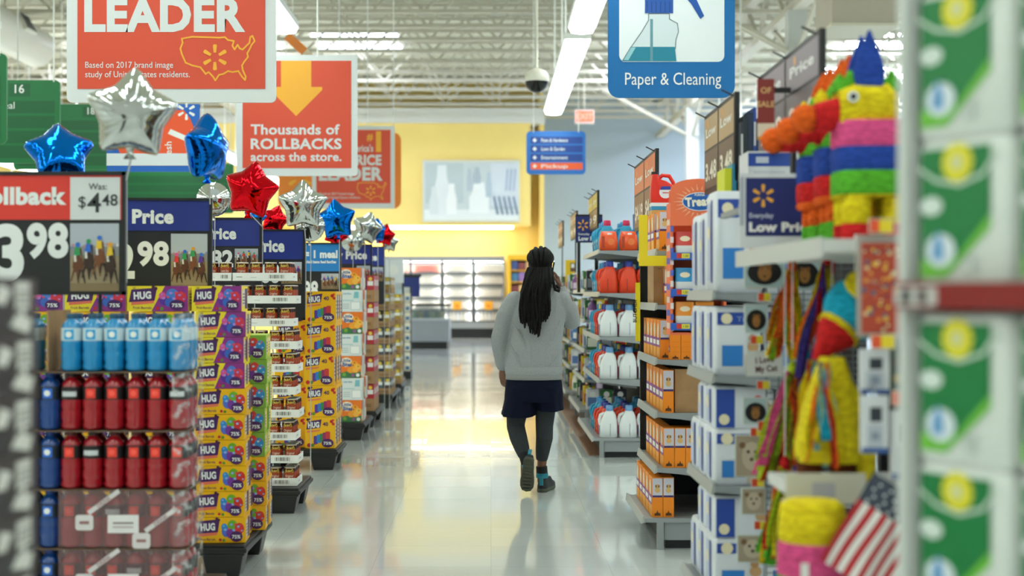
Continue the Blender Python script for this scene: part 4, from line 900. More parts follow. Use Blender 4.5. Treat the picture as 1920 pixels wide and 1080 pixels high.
# orange refill pouches in front on the top shelf
mb = MB(); pm = mat('pouch_orange', '#f0561f', .3)
mb.loft([[(u*s_, v*t_, z) for u, v in rrect(-1,1,-1,1,.5,4)] for z, s_, t_ in ((0,.066,.04),(.015,.076,.05),(.07,.078,.052),(.13,.07,.045),(.155,.062,.02),(.165,.06,.004))], pm); mb.rect(-.06,-.035,.02,.12,front(0,-.053),P('#b8401c')); mb.disc(.02,.075,.03,front(0,-.053),P('#f27a3c')); mb.rect(-.01,.025,.135,.15,front(0,-.04),white)
pr = Proto(mb.build('refill_pouch'))
for i in range(3): pr.put((1.0+i*.17, 12.09, ZA[4]+.001), 'orange refill pouch on the top laundry shelf, %s from the aisle' % NTH[i], 'pouch', 'orange refill pouches')
# blue carton and shelf-top sign behind
mb = MB(); mb.box(0, .2, 0, .2, 0, .34, P('#1f4f9f')); f = front(); mb.disc(.11,.25,.07,f,P('#d8dfe8'),.001,14,.045); mb.rect(.02,.18,.05,.09,f,P('#c05a9a')); mb.rect(0,.2,0,.035,f,P('#e4e8ee'))
tag(mb.build('detergent_carton', loc=(1.27, 12.5, 1.751)), 'dark blue detergent carton with white splash behind the orange pouches', 'carton')
# ---------------- B: dog-biscuit boxes
ZB = [.17, .441, .738, 1.026, 1.322, 1.616]
gondola('shelf_unit', 'grey steel shelf unit full of orange dog biscuit boxes', .90, 7.68, 8.60, ZB, depth=.55, base_out=.07, back_h=1.75)
org = P('#f28a12'); dogt = P('#c9c6d2')
def dogbox(H, plain=False):
    mb = MB(); W, D = .058, .15; mb.box(-W/2, W/2, 0, D, 0, H, org)
    f = front(-W/2)
    if not plain:
        mb.rect(.002, W-.002, H*.54, H*.98, f, dogt); mb.disc(W*.5, H*.68, W*.26, f, P('#d8b070'), .0014, 10, H*.07); mb.disc(W*.5, H*.78, W*.18, f, P('#caa060'), .0016, 9, H*.05); mb.disc(W*.36, H*.78, W*.08, f, P('#8a5a2a'), .0018, 6, H*.04); mb.disc(W*.64, H*.78, W*.08, f, P('#8a5a2a'), .0018, 6, H*.04)
        mb.rect(.002, W-.002, H*.50, H*.55, f, P('#3a2a6a'), .0012)
    else:
        for k in range(3): mb.rect(W*.1, W*.9, H*(.3+.2*k), H*(.31+.2*k), f, P('#d87408'))
    mb.poly([(W*.2,H*.04),(W*.8,H*.04),(W*.75,H*.1),(W*.58,H*.11),(W*.5,H*.18),(W*.42,H*.11),(W*.25,H*.1)], f, P('#5a3410'), .0014)
    f = sideL(-W/2, D, 0); mb.rect(.004, D-.004, H*.04, H*.3, f, P('#f7a83c')); mb.rect(.004, D-.004, H*.3, H*.55, f, P('#8a3f9a')); mb.disc(D*.5, H*.72, D*.28, f, P('#e8d8c0'), .0014, 12); mb.rect(D*.1, D*.9, H*.36, H*.48, f, white, .002)
    return Proto(mb.build('biscuit_box'))
B1 = dogbox(.215); B3 = dogbox(.135, True); BTALL = dogbox(.232)
def cbox(w_, d_, h_, extra=None):
    mb = MB(); mb.box(0, w_, 0, d_, 0, h_, card); f = front(); mb.rect(w_*.45, w_*.85, h_*.9, h_*.915, f, P('#6a5236')); mb.rect(w_*.88, w_*.883, h_*.05, h_*.95, f, P('#8a6a48')); mb.rect(0, w_, h_*.0, h_*.008, f, P('#8a6a48'))
    return mb.build('shipping_box')
snB = ['bottom','second','third','fourth','fifth','top']
def dogrow(k, pr, y, n, x=.965, nm='orange dog biscuit box', row='nearest', z=0, tall=1):
    for i in range(n): pr.put((x+i*.0605, y, ZB[k]+.001+z), '%s, %s biscuit shelf, %s row, %s from the aisle' % (nm, snB[k], row, NTH[i]), 'box', 'dog biscuit boxes')
rws = ['nearest','second','third','fourth','fifth']
dogrow(0, B1, 7.72, 2, x=.905); [dogrow(0, B1, 7.72+.165*q, 1, x=.905, row=rws[q]) for q in range(1, 5)]
dogrow(1, B1, 7.70, 5, x=.965); [dogrow(1, B1, 7.70+.165*q, 1, x=.96, row=rws[q]) for q in range(1, 5)]
tag(cbox(.24, .2, .235), 'large brown shipping box on the third biscuit shelf', 'box').location = (1.0, 7.72, ZB[2]+.001)
[dogrow(2, BTALL, 7.70+.165*q, 1, x=.962, row=rws[q]) for q in range(0, 5)]
dogrow(3, B3, 7.70, 2, x=1.0, nm='plain orange biscuit box'); dogrow(3, B3, 7.70, 1, x=1.122, nm='short plain orange biscuit box')
[dogrow(3, B1, 7.74+.165*q, 1, x=.95, row=rws[q]) for q in range(0, 5)]
dogrow(4, B1, 7.72, 3, x=.99); [dogrow(4, B1, 7.72+.165*q, 1, x=.985, row=rws[q]) for q in range(1, 4)]
tag(cbox(.05, .3, .22), 'narrow brown box standing at the aisle end of the fifth biscuit shelf', 'box').location = (.905, 7.9, ZB[4]+.001)
dogrow(5, B1, 7.72, 4, x=.945); [dogrow(5, B1, 7.72+.165*q, 1, x=.935, row=rws[q]) for q in range(1, 4)]
# shelf talkers in yellow
yel2 = P('#e6d21e')
mb = MB(); a, b = at(1198, 490, 7.62), at(1214, 403, 7.62); mb.box(a.x, b.x, 7.62, 7.624, a.z-.02, b.z, yel2); mb.box(a.x, a.x+.15, 7.618, 7.622, a.z-.025, a.z+.03, yel2); mb.box(a.x, b.x+.14, 7.624, 7.68, a.z-.0, a.z+.012, yel2)
tag(mb.build('shelf_talker'), 'bright yellow L shaped shelf strip at the top of the biscuit unit', 'shelf strip')
mb = MB(); a, b = at(1196, 600, 8.5), at(1204, 530, 8.5); mb.box(.885, .889, 8.45, 8.51, 1.1, 1.45, yel2)
mb.xf = None; f = frame((.885, 8.505, 1.12), (0,0,1), (0,1,0), (-1,0,0)); mb.box(.865, .885, 8.5, 8.503, 1.1, 1.45, yel2); mb.text('BUTCHER', .16, .012, .03, frame((.884,8.499,1.12),(0,0,1),(-1,0,0),(0,-1,0)), black, .001, 'c', .02)
mb.box(.889, .90, 8.47, 8.49, 1.3, 1.32, black)
tag(mb.build('shelf_talker'), 'narrow yellow vertical strip with black lettering on the biscuit unit', 'shelf strip')
mb = MB(); mb.box(.905, .93, 8.605, 8.63, 0, 1.6, black); mb.box(.93, 1.45, 8.605, 8.62, 0, 1.6, dk); mb.box(.905, 1.45, 8.605, 8.63, 1.6, 1.66, black); tag(mb.build('end_frame'), 'tall black end panel behind the biscuit unit', 'frame')
# shelf-top sign boards, seen at a slant
def topsign(y0, y1, x, zb, zt, label, cols, txt, prongs=True):
    r = thing('shelf_top_sign', label, 'sign', (x, y0, zb), 0, 'slanting shelf top signs'); L = y1-y0; H = zt-zb
    mb = MB(); mb.box(0, .02, 0, L, 0, H, black)
    for k in range(3): mb.tube([(0, L*(.05+.45*k), H-.01-.03*0), (-.05, L*(.05+.45*k), H+.015)], .004, black, 5)
    mb.build('frame', r)
    for q in range(2):
        mb = MB(); f = sideL(-.001, L*(1-.5*q), 0); w_ = L*.5
        mb.rect(.015, w_-.015, H*.55, H-.02, f, P(cols[0])); mb.rect(.015, w_-.015, .02, H*.52, f, P(cols[1]))
        mb.text(txt[0], w_/2, H*.7, H*.16, f, white, .002, 'c', .02, wmax=w_*.7); mb.text(txt[1], w_/2, H*.16, H*.3, f, P('#f0e6d8'), .002, 'c', .03, wmax=w_*.75); mb.disc(w_*.3, H*.86, H*.05, f, P('#e8a03a'), .002); mb.build('card', r)
    mb = MB(); mb.box(.02, .035, L*.5-.02, L*.5+.02, -zb+ZB[-1] if zb > 1.7 else -.2, H*.5, black); mb.build('post', r)
topsign(8.32, 9.55, .965, 1.80, 2.235, 'slanting orange and brown sign above the biscuit shelves', ('#e07a4a','#8a5a3c'), ('Low', '$4.19'))
topsign(6.0, 6.85, 1.03, 1.86, 2.235, 'slanting grey and brown sign above the training pads', ('#b89a72','#6a5240'), ('Low', '3.48'))
topsign(4.75, 5.85, 1.10, 1.93, 2.27, 'slanting grey mauve sign above the pinatas, nearest of its kind', ('#8a8088','#6a6068'), ('Price', '2.98'))
topsign(13.2, 14.4, .99, 2.0, 2.35, 'slim yellowish sign above the laundry shelves', ('#d8b84a','#a07a4a'), ('Low', '9'))
topsign(16.6, 17.8, 1.0, 2.05, 2.36, 'slim tan sign on top of the farther shelving', ('#c89a72','#9a7a5a'), ('Low', '9'))
topsign(19.6, 20.8, .99, 2.05, 2.40, 'slim reddish sign farthest down the shelving row', ('#c87a5a','#a06a4a'), ('Low', '9'))
mb = MB(); a = at(1420, 262, 5.2); b = at(1452, 148, 5.2); mb.box(a.x, b.x, 5.2, 5.205, a.z, b.z, P('#8a2f2a')); f = front(a.x, 5.2, a.z); mb.rect(0, b.x-a.x, 0, .06, f, P('#e8d8c0')); mb.rect(0, b.x-a.x, 0, .012, f, P('#d89a3a'), .002); mb.text('SALE', (b.x-a.x)/2, .12, .03, f, P('#e8b87a'), .002, 'c', .02); mb.text('OF', (b.x-a.x)/2, .17, .03, f, P('#e8b87a'), .002, 'c', .02); mb.box(a.x+.03, a.x+.06, 5.205, 5.215, -.35+a.z+.35, b.z, black); mb.box(b.x-.01, 1.11, 5.205, 5.215, b.z-.05, b.z-.03, black)
tag(mb.build('shelf_flag'), 'narrow dark red shelf flag beside the mauve sign', 'sign')
# red jug on two cartons on top of the biscuit unit
mb = MB(); mb.box(-.075, .075, 0, .12, 0, .022, P('#2f8fc0')); mb.box(-.075,.075,0,.12,.022,.042,P('#e4ecf0')); 
a = at(1246, 380, 8.25); zt = a.z-.042
tag(mb.build('flat_carton', loc=(a.x, 8.25, zt)), 'flat white and blue carton under the red jug', 'carton')
mb = MB(); mb.box(-.075, .075, 0, .14, 0, zt-ZB[5]-.002, P('#caa060')); mb.rect(-.06,.06,.02,.06,front(),P('#f28a12')); tag(mb.build('shipping_box', loc=(a.x, 8.25, ZB[5]+.001)), 'tan box under the flat white and blue carton', 'box')
r = thing('detergent_jug', 'bright red handled detergent jug on top of the biscuit unit', 'jug', (a.x-.005, 8.31, a.z+.001)); rj = mat('red_jug', '#df2a1c', .3); mb = MB()
mb.loft([[(u*rx+ox, v*.045, z) for u, v in rrect(-1,1,-1,1,.5,4)] for z, rx, ox in ((0,.062,0),(.006,.07,0),(.05,.072,0),(.10,.068,-.002),(.125,.045,-.022),(.14,.022,-.043),(.165,.018,-.045))], rj)
mb.tube([(-.03,0,.135),(0,0,.163),(.04,0,.158),(.064,0,.12),(.066,0,.08)], .012, rj, 8); mb.build('body', r)
mb = MB(); mb.lathe([(.02,.162),(.02,.182)], P('#1c1416'), (-.045,0,0), n=12); mb.build('cap', r)
mb = MB(); f = front(0,-.046,0); mb.disc(.012,.06,.036,f,P('#e6e6ee'),.001,14); mb.poly([(-.02,.075),(.045,.075),(.04,.095),(-.01,.095)],f,P('#2f3f9f'),.002); mb.rect(-.005,.03,.055,.06,f,P('#c8303a'),.002); mb.build('label', r)
mb = MB(); mb.loft([[(u*rx, v*.04, z) for u, v in rrect(-1,1,-1,1,.5,4)] for z, rx in ((0,.05),(.09,.05),(.12,.03),(.14,.02))], rj); r = tag(mb.build('detergent_jug', loc=(a.x+.1, 8.5, a.z-.042-.001)), 'second red jug with a white cap beyond the handled one', 'jug'); mb = MB(); mb.lathe([(.022,.14),(.022,.17)], white, n=12); mb.build('cap', r)
mb = MB(); mb.box(-.06, .07, -.06, .06, 0, zt-ZB[5]-.002, P('#caa060')); tag(mb.build('shipping_box', loc=(a.x+.1, 8.5, ZB[5]+.001)), 'tan box under the white capped red jug', 'box')
# ---------------- farther shelving
ZC = [.22, .52, .82, 1.12, 1.42]
gondola('shelf_unit', 'dark shelf unit of assorted cleaners beyond the laundry bottles', .95, 14.3, 16.2, ZC, depth=.55, back_h=1.75, strip=['#2f5fc0','#e8d83a','#d8402c','#2f5fc0'])
gondola('shelf_unit', 'shelf unit of assorted goods farther down past the person', .95, 17.0, 21.0, ZC, depth=.55, back_h=1.7, strip=['#2f5fc0','#e8d83a','#d8402c'])
kinds = []
for hexs in (('#2f6a3a','#e8e8d8'),('#e8e4d4','#3a7a4a'),('#2a2f3a','#8a8f9a'),('#3f7ac0','#f0f0f0'),('#e8c82a','#c8302a'),('#7a4a8a','#d8c8e0'),('#d8dade','#5a7ab0'),('#c8402c','#f0e0c0')):
    mb = MB(); q = random.random()
    if len(kinds) % 2: mb.lathe([(.045,0),(.05,.01),(.05,.12),(.03,.16),(.016,.175),(.016,.2)], P(hexs[0]), n=10); mb.rect(-.04,.04,.03,.1,cyl(.05),P(hexs[1]),.001,4); mb.lathe([(.018,.2),(.018,.22)], P(hexs[1]), n=8)
    else: mb.box(-.06,.06,-.05,.05,0,.2,P(hexs[0])); mb.rect(-.05,.05,.03,.12,front(0,-.05),P(hexs[1])); mb.disc(0,.15,.03,front(0,-.05),white); mb.rect(-.04,.04,.05,.15,sideL(-.06),P(hexs[1]))
    kinds.append(Proto(mb.build('cleaner_pack')))
for (ya, n, un) in ((14.36, 7, 'cleaner unit'), (17.1, 14, 'farther goods unit')):
    for k, z in enumerate(ZC):
        for i in range(n):
            for q in range(3 if i == 0 else 1):
                kinds[(i*3+k*5+q*2+int(ya)) % 8].put((1.03+q*.14, ya+.05+i*.265, z+.001), '%s, %s shelf of the %s, %s along, %s deep' % (['green carton','cream bottle','dark carton','blue bottle','yellow carton','purple bottle','pale carton','red bottle'][(i*3+k*5+q*2+int(ya)) % 8], sn[k], un, NTH[i] if i < 12 else ['thirteenth','fourteenth'][i-12], NTH[q]), 'pack', 'assorted packs on the farther shelves')
# low price flag
Y = 14.2; a, b = at(1079, 455, Y), at(1122, 402, Y)
r = thing('price_flag', 'small navy low price flag with yellow sun above the cleaner shelves', 'sign', (a.x, Y, a.z))
mb = MB(); W, H = .27, b.z-a.z; mb.box(0, W, 0, .015, 0, H, black); mb.box(.02, .05, .015, .03, 1.7-a.z-.3, .05, black); mb.box(.2, .23, .015, .03, 1.7-a.z-.3, .05, black); mb.build('frame', r)
mb = MB(); f = front(); mb.rect(.008, W-.008, .01, H-.02, f, navy); spark(mb, .075, H*.62, .055, f, P('#f5b13a')); mb.text('Everyday', .03, H*.27, .03, f, white, .002, 'l', .02); mb.text('Low Price', .03, H*.08, .055, f, white, .002, 'l', .04); mb.build('panel', r)
mb = MB(); mb.box(0, .13, 0, .13, 0, .2, P('#efc51e')); mb.rect(.06,.12,.05,.16,front(),P('#6a4a3a')); mb.rect(.07,.11,.1,.15,front(),white,.002)
a = at(1030, 497, 20); tag(mb.build('yellow_carton', loc=(.96, 18.2, 1.621)), 'yellow carton standing on top of the farther goods unit', 'carton')
# brown floor mat along the shelves
mb = MB(); mb.box(.835, 1.9, 12.2, 22, .0, .008, mat('wood_mat', '#7a5236', .5, var=.25, vscale=9, stretch=(6,.4,1))); tag(mb.build('floor_mat'), 'long brown wood-look floor mat under the farther shelves', 'mat')
# ---------------- treat display with pouches
Y = 7.1; a, b = at(1257, 640, Y), at(1362, 335, Y); W = b.x-a.x; zb0 = EYE-(628-VY)/F*Y; H = b.z-zb0
r = thing('treat_display', 'salmon cardboard treat display with a rounded header and blue shelves', 'display', (a.x, Y, zb0))
sal = P('#f0744a', .6)
mb = MB(); mb.box(0, .012, 0, .16, 0, H-.12, sal); mb.box(W-.012, W, 0, .16, 0, H-.12, sal); mb.box(.012, W-.012, .15, .16, 0, H-.05, sal); mb.box(.012, W-.012, .0, .15, 0, .012, sal); mb.build('case', r)
mb = MB(); mb.box(W*.3, W*.3+.02, .16, .6, H*.5, H*.5+.03, steel); mb.box(W*.7, W*.7+.02, .16, .6, H*.5, H*.5+.03, steel); mb.build('bracket', r)
mb = MB(); top = [(W*(.5-.5*math.cos(t)), H-.055+.055*math.sin(t)) for t in [PI*i/14 for i in range(15)]]
mb.prism([(0, H-.235)]+[(W*.30-0, H-.21)][:0]+[(W, H-.235)]+[(x, z) for x, z in reversed(top)], front(), .0, .006, sal); f = front(0,-.006,0)
for k in range(26):
    t = 2*PI*k/26; c, s_ = math.cos(t), math.sin(t); cu, cv = W*.52, H-.115; r0, r1 = .058, .082+.01*(k % 2); q = Vector((-s_, c))*.004
    mb.poly([Vector((cu+c*r0*1.5, cv+s_*r0))-q, Vector((cu+c*r1*1.5, cv+s_*r1)), Vector((cu+c*r0*1.5, cv+s_*r0))+q], f, P('#f7b08a'))
mb.disc(W*.52, H-.115, .088, f, P('#e8eef4'), .001, 20, .047); mb.disc(W*.52, H-.115, .084, f, P('#1f5fb0'), .002, 20, .043); mb.text('Treats', W*.52, H-.135, .06, f, P('#f4ecd8'), .003, 'c', .05, wmax=.145, rot=.06); mb.text('PURINA', W*.52, H-.087, .016, f, white, .003, 'c', .03, wmax=.05)
mb.build('header', r)
mb = MB(); f = sideL(0, .16, 0)
for k in range(int((H-.15)/.065)): mb.rect(.02, .14, .03+k*.065, .06+k*.065, f, P('#4a5ac0') if k % 2 else P('#e8d0c0'))
f = front(-.0, 0, 0)
for k in range(int((H-.2)/.055)): mb.rect(0, .016, .02+k*.055, .05+k*.055, f, P('#5a6ac8') if k % 2 else P('#e4d8d8'))
mb.build('edge_print', r)
shz_ = [EYE-(y-VY)/F*Y for y in (485, 553, 617)]
for k, z in enumerate(shz_):
    z -= zb0; mb = MB(); mb.box(.012, W-.012, .0, .15, z-.006, z, P('#2f62c0')); mb.box(0, W, -.012, -.002, z-.006, z+.03, P('#2f62c0')); f = front(0,-.012,z); mb.rect(.03,.055,.002,.026,f,P('#d83a24')); mb.rect(.055,.095,.002,.026,f,P('#e8dc4a')); mb.text('1.50', .075, .008, .016, f, P('#6a6a2a'), .002, 'c', .02); mb.build('shelf', r)
def pouch(c):
    mb = MB(); mb.loft([[(u*sx, v*ty, z) for u, v in rrect(-1,1,-1,1,.4,3)] for z, sx, ty in ((0,.044,.02),(.01,.047,.026),(.065,.047,.0205))], P('#e6e6e4', .3)); mb.loft([[(u*sx, v*ty, z) for u, v in rrect(-1,1,-1,1,.4,3)] for z, sx, ty in ((.065,.047,.0207),(.12,.046,.008),(.135,.046,.003))], P(c, .3)); f = frame((0,-.0225,.0),(1,0,0),(0,.14,.99),(0,-.99,.14))
    mb.disc(0,.1,.026,frame((0,-.0245,0),(1,0,0),(0,.14,.99),(0,-.99,.14)),P('#f0e0c0'),.004,10,.014); mb.disc(.02,.04,.012,f,P('#b0402c'),.004); mb.disc(-.012,.03,.014,f,P('#dcdfe2'),.0035)
    return Proto(mb.build('treat_pouch'))
for k, (z, c, nm) in enumerate(zip(shz_, ('#cf3a30','#1f8fc8','#f0922a','#cf3a30','#1f8fc8'), ('red','blue','orange','dark red','deep blue'))):
    pr = pouch(c)
    for i in range(2):
        for q in range(2): pr.put((a.x+.075+i*.1, Y+.03+q*.06, z+.001), '%s topped treat pouch on the %s treat display shelf, %s along, %s' % (nm, ORD[k] if k else 'top', NTH[i], 'front' if q == 0 else 'behind'), 'pouch', 'treat pouches')
# ---------------- training pads
ZD = [.2, .63, 1.06, 1.385]
gondola('shelf_unit', 'grey shelf unit crowded with white and blue training pads', .875, 5.54, 6.24, ZD, depth=.56, base_out=.03, back_h=1.74)
padw = P('#dfe3ea'); pdb = P('#2b4da8')
def pad(W, D, H, flat=False):
    mb = MB(); mb.loft([[(u*W/2*s_, D/2+v*D/2*s_, z) for u, v in rrect(-1,1,-1,1,.2,3)] for z, s_ in ((0,.94),(.01,1),(H-.012,1),(H,.93))], padw)
    f = front(-W/2, -.0015, 0)
    if not flat:
        mb.rect(W*.06, W*.94, H*.74, H*.92, f, pdb); mb.disc(W*.26, H*.83, W*.12, f, P('#efe3c0'), .002, 12); mb.text('Train', W*.68, H*.79, H*.1, f, P('#8fa3d8'), .003, 'c', .01, wmax=W*.42)
        mb.rect(W*.16, W*.6, H*.14, H*.44, f, P('#2f7fd0')); mb.disc(W*.82, H*.42, W*.12, f, P('#c9a070'), .002, 10, H*.1); mb.disc(W*.8, H*.55, W*.08, f, P('#b8895a'), .0025, 9); mb.rect(W*.66,W*.98,H*.04,H*.3,f,P('#c8b49a'),.0015)
    else:
        mb.rect(W*.04, W*.34, H*.0+.004, H-.01, f, pdb); mb.disc(W*.17, H*.22, W*.09, f, P('#efe3c0'), .002, 10); mb.disc(W*.8, H*.55, W*.12, f, P('#c9a070'), .002, 10); mb.disc(W*.72, H*.7, W*.07, f, P('#d83a5a'), .002, 8); mb.rect(W*.84, W*.97, H*.1, H*.4, f, P('#2f7fd0'))
    f = sideL(-W/2-.0015, D, 0); mb.rect(D*.08, D*.5, H*.12, H*.9, f, P('#c3cbe4')); mb.rect(D*.55, D*.72, H*.1, H*.92, f, pdb); mb.disc(D*.3, H*.6, D*.14, f, P('#efe3c0'), .002, 8)
    return Proto(mb.build('pad_pack'))
PA = pad(.185, .2, .27); PF = pad(.24, .2, .165, True); PT = pad(.19, .2, .33); PL = pad(.2, .2, .22)
snD = ['bottom','second','third','top']
def pads(k, pr, nm, x, n=2, z=0, cnt=3, w_=.2, row='lower'):
    for i in range(n):
        for q in range(cnt if i == 0 else 1):
            pr.put((x+i*w_, 5.58+q*.215, ZD[k]+.001+z), '%s pad pack, %s pad shelf, %s layer, %s from the aisle, %s row' % (nm, snD[k], row, NTH[i], rws[q]), 'pack', 'training pad packs')
pads(0, PL, 'white and blue', .975); pads(0, PF, 'flat blue-ended', .995, 2, .222, 2, .245, 'upper')
pads(1, PL, 'white and blue', .975); pads(1, PF, 'flat blue-ended', .995, 2, .222, 2, .245, 'upper')
pads(2, PA, 'tall white', .97, 2, 0, 3)
PT2 = pad(.19, .2, .40)
for i in range(2): PT2.put((.975+i*.2, 5.58, ZD[3]+.001), 'tallest white pad pack on the top pad shelf, %s from the aisle, nearest row' % NTH[i], 'pack', 'training pad packs')
for q in (1, 2): PT.put((.975, 5.58+q*.215, ZD[3]+.001), 'large white pad pack on the top pad shelf, %s row' % rws[q], 'pack', 'training pad packs')
# low flat packs lying on the second shelf
# stack on the section's base in front
# white-blue carton and row of binders on the top board
mb = MB(); mb.box(.985, 1.45, 5.83, 6.24, 1.735, 1.76, steel); tag(mb.build('top_board'), 'grey board across the top of the pad shelf unit', 'shelf')
a, b = at(1402, 335, 5.6), at(1480, 284, 5.6)
mb = MB(); W, H = b.x-a.x, b.z-1.787; mb.box(0, W, 0, .2, 0, H, P('#d9dbe0')); f = front(); mb.rect(0, W, H*.62, H*.95, f, pdb); mb.rect(.03, .08, H*.7, H*.86, f, P('#c9cfe0'), .002); mb.rect(.02, W-.02, H*.1, H*.5, f, P('#c3c8d2'))
for k in range(4): mb.rect(.02, W-.02, H*(.12+.1*k), H*(.125+.1*k), f, P('#a3a9b5'), .002)
tag(mb.build('pad_carton', loc=(a.x, 5.59, 1.787)), 'white carton with a blue band lying on the pad unit, before the binders', 'carton')
bc = ['#3a3f48','#2a3038','#23304a','#2f4f9f','#2b2f6a','#a83a3a','#24409a','#2f55b8','#7a2f6a','#25272c','#c86a4a','#30343c','#4a5560','#dcdcdc','#2a3a4a','#e8e6e0','#c8a040','#20262c','#2f6f8a','#1f2226']
x = 1.045
for i, c in enumerate(bc):
    w_ = .0125+.004*(i % 3); h_ = .34+.02*((i*5) % 4)+(0.03 if i in (7,) else 0); mb = MB(); mb.box(0, w_, 0, .24, 0, h_, P(c)); mb.rect(w_*.2, w_*.8, h_*.6, h_*.85, front(), P('#d8d8d8' if i % 3 == 0 else c)); mb.rect(.0, w_, 0, .02, front(), P('#1a1c20'))
    tag(mb.build('binder', loc=(x, 5.95, 1.762)), 'tall binder standing on the pad unit, %s from the aisle' % (NTH[i] if i < 12 else ['thirteenth','fourteenth','fifteenth','sixteenth','seventeenth','eighteenth','nineteenth','twentieth'][i-12]), 'binder', 'row of binders'); x += w_+.0015
mb = MB(); mb.box(0, .03, 0, .2, 0, .15, P('#d8dc2a')); mb.box(.032,.05,0,.2,0,.17,P('#3a8fb0')); tag(mb.build('yellow_pack', loc=(.987, 6.0, 1.762)), 'yellow green pack beside the binders at their aisle end', 'pack')
# navy low price sign
Y = 5.0; a, b = at(1387, 465, Y), at(1520, 325, Y); W = b.x-a.x; H = b.z-a.z
r = thing('price_sign', 'navy low price sign in a white frame with a yellow sun mark', 'sign', (a.x, Y, a.z))
mb = MB(); mb.box(0, W, 0, .012, 0, H, P('#d8dde2')); mb.box(.02, .04, .012, .54, H*.5, H*.5+.02, steel); mb.build('frame', r)
mb = MB(); f = front(); mb.rect(W*.085, W, H*.16, H*.94, f, P('#1c2c6c')); spark(mb, W*.33, H*.70, W*.16, f, P('#f3b13c')); mb.rect(.0, W*.06, H*.3, H*.95, f, P('#aab2be'))
mb.text('Everyday', W*.135, H*.405, H*.09, f, P('#c8cfe4'), .002, 'l', .02, wmax=W*.34); mb.text('Low Price', W*.13, H*.225, H*.165, f, white, .002, 'l', .05, wmax=W*.92); mb.build('panel', r)
# ---------------- wire grid with plaques
r = thing('wire_grid', 'grey wire grid panel hung with pet plaques beside the pads', 'display', (1.0, 5.16, 0)); wire = mat('wire_grey', '#5f666a', .4, .3)
for k in range(9): mb.tube([(k*.045, 0, .1), (k*.045, 0, 1.56)], .0025, wire, 4)
for k in range(66): mb.tube([(0, -.003, .1+k*.0225), (.36, -.003, .1+k*.0225)], .0018, wire, 4)
mb.build('grid', r)
mb = MB(); mb.box(-.01, .37, .0, .02, .02, .1, steel); mb.box(-.01, .37, -.1, .14, 0, .02, steel); mb.build('foot', r)
def plaque(px0, px1, py0, py1, kind, label, Y=5.13):
    a, b = at(px0, py1, Y), at(px1, py0, Y); W = b.x-a.x; H = b.z-a.z; mb = MB(); mb.box(0, W, 0, .01, 0, H, P('#d5dcd8')); f = front()
    if kind == 'dog':
        mb.rect(.004,W-.004,.004,H-.004,f,P('#b9cfd0')); mb.disc(W*.5,H*.45,W*.42,f,P('#16181a'),.0015,20,H*.36); mb.disc(W*.5,H*.42,W*.17,f,P('#a8743c'),.002,12,H*.22); mb.disc(W*.42,H*.6,W*.07,f,P('#8a5a2c'),.0022,8); mb.disc(W*.6,H*.6,W*.07,f,P('#8a5a2c'),.0022,8); mb.disc(W*.5,H*.34,W*.03,f,P('#1c1410'),.0025,7)
    elif kind == 'txt':
        mb.rect(.004,W-.004,.004,H-.004,f,P('#e4e4e0')); mb.text('I Love', W*.5, H*.55, H*.32, f, P('#6a3a44'), .002, 'c', .03, wmax=W*.5, rot=.1); mb.text('My Cat', W*.55, H*.2, H*.32, f, P('#6a3a44'), .002, 'c', .03, wmax=W*.6, rot=.08)
    else:
        mb.rect(.004,W-.004,.004,H-.004,f,P('#b8a890')); mb.disc(W*.5,H*.5,W*.3,f,P('#d8c8b0'),.0015,12,H*.34); mb.disc(W*.4,H*.6,W*.05,f,P('#2a2018'),.002,7); mb.disc(W*.62,H*.6,W*.05,f,P('#2a2018'),.002,7); mb.disc(W*.5,H*.42,W*.06,f,P('#5a4030'),.002,7); mb.disc(W*.22,H*.75,W*.1,f,P('#8a6a4a'),.0018,8); mb.disc(W*.78,H*.75,W*.1,f,P('#8a6a4a'),.0018,8)
    mb.tube([(W/2,.01,H*.9),(W/2,.028,H*.93)], .002, wire, 4)
    return tag(mb.build('pet_plaque', loc=(a.x, Y, a.z)), label, 'plaque')
plaque(1395,1472,475,540,'dog','dark oval dog plaque at the top of the wire grid, under the low price sign')
plaque(1477,1540,478,545,'dog','second dark oval dog plaque in the top row of the wire grid')
plaque(1396,1440,570,625,'dog','oval dog plaque in the second row, above the lettered cat plaque')
plaque(1400,1468,658,706,'txt','white cat plaque with dark red hand lettering')
plaque(1393,1440,745,796,'dog','oval dog plaque beneath the lettered cat plaque')
plaque(1378,1440,815,895,'pup','tan puppy plaque hanging at knee height')
plaque(1390,1436,915,965,'pup','greyish puppy plaque below the tan one')
plaque(1382,1440,1003,1055,'pup','cream puppy plaque lowest on the wire grid')
ptag = []
mb = MB(); mb.rect(-.02,.0,-.014,.014,front(),P('#e8502a')); mb.rect(0,.024,-.014,.014,front(),P('#f0d83a')); mb.box(-.022,.026,0,.003,-.016,.016,white); mb.tube([(0,.003,0),(0,.03,0)],.002,wire,4)
pr = Proto(mb.build('price_tag'))
for i, (x_, y_) in enumerate(((1440,465),(1432,557),(1418,637),(1430,722),(1418,810),(1420,905),(1425,985))): pr.put(at(x_, y_, 5.12), 'small yellow and red price tag on the wire grid, %s from its top' % NTH[i], 'tag', 'price tags on the wire grid')
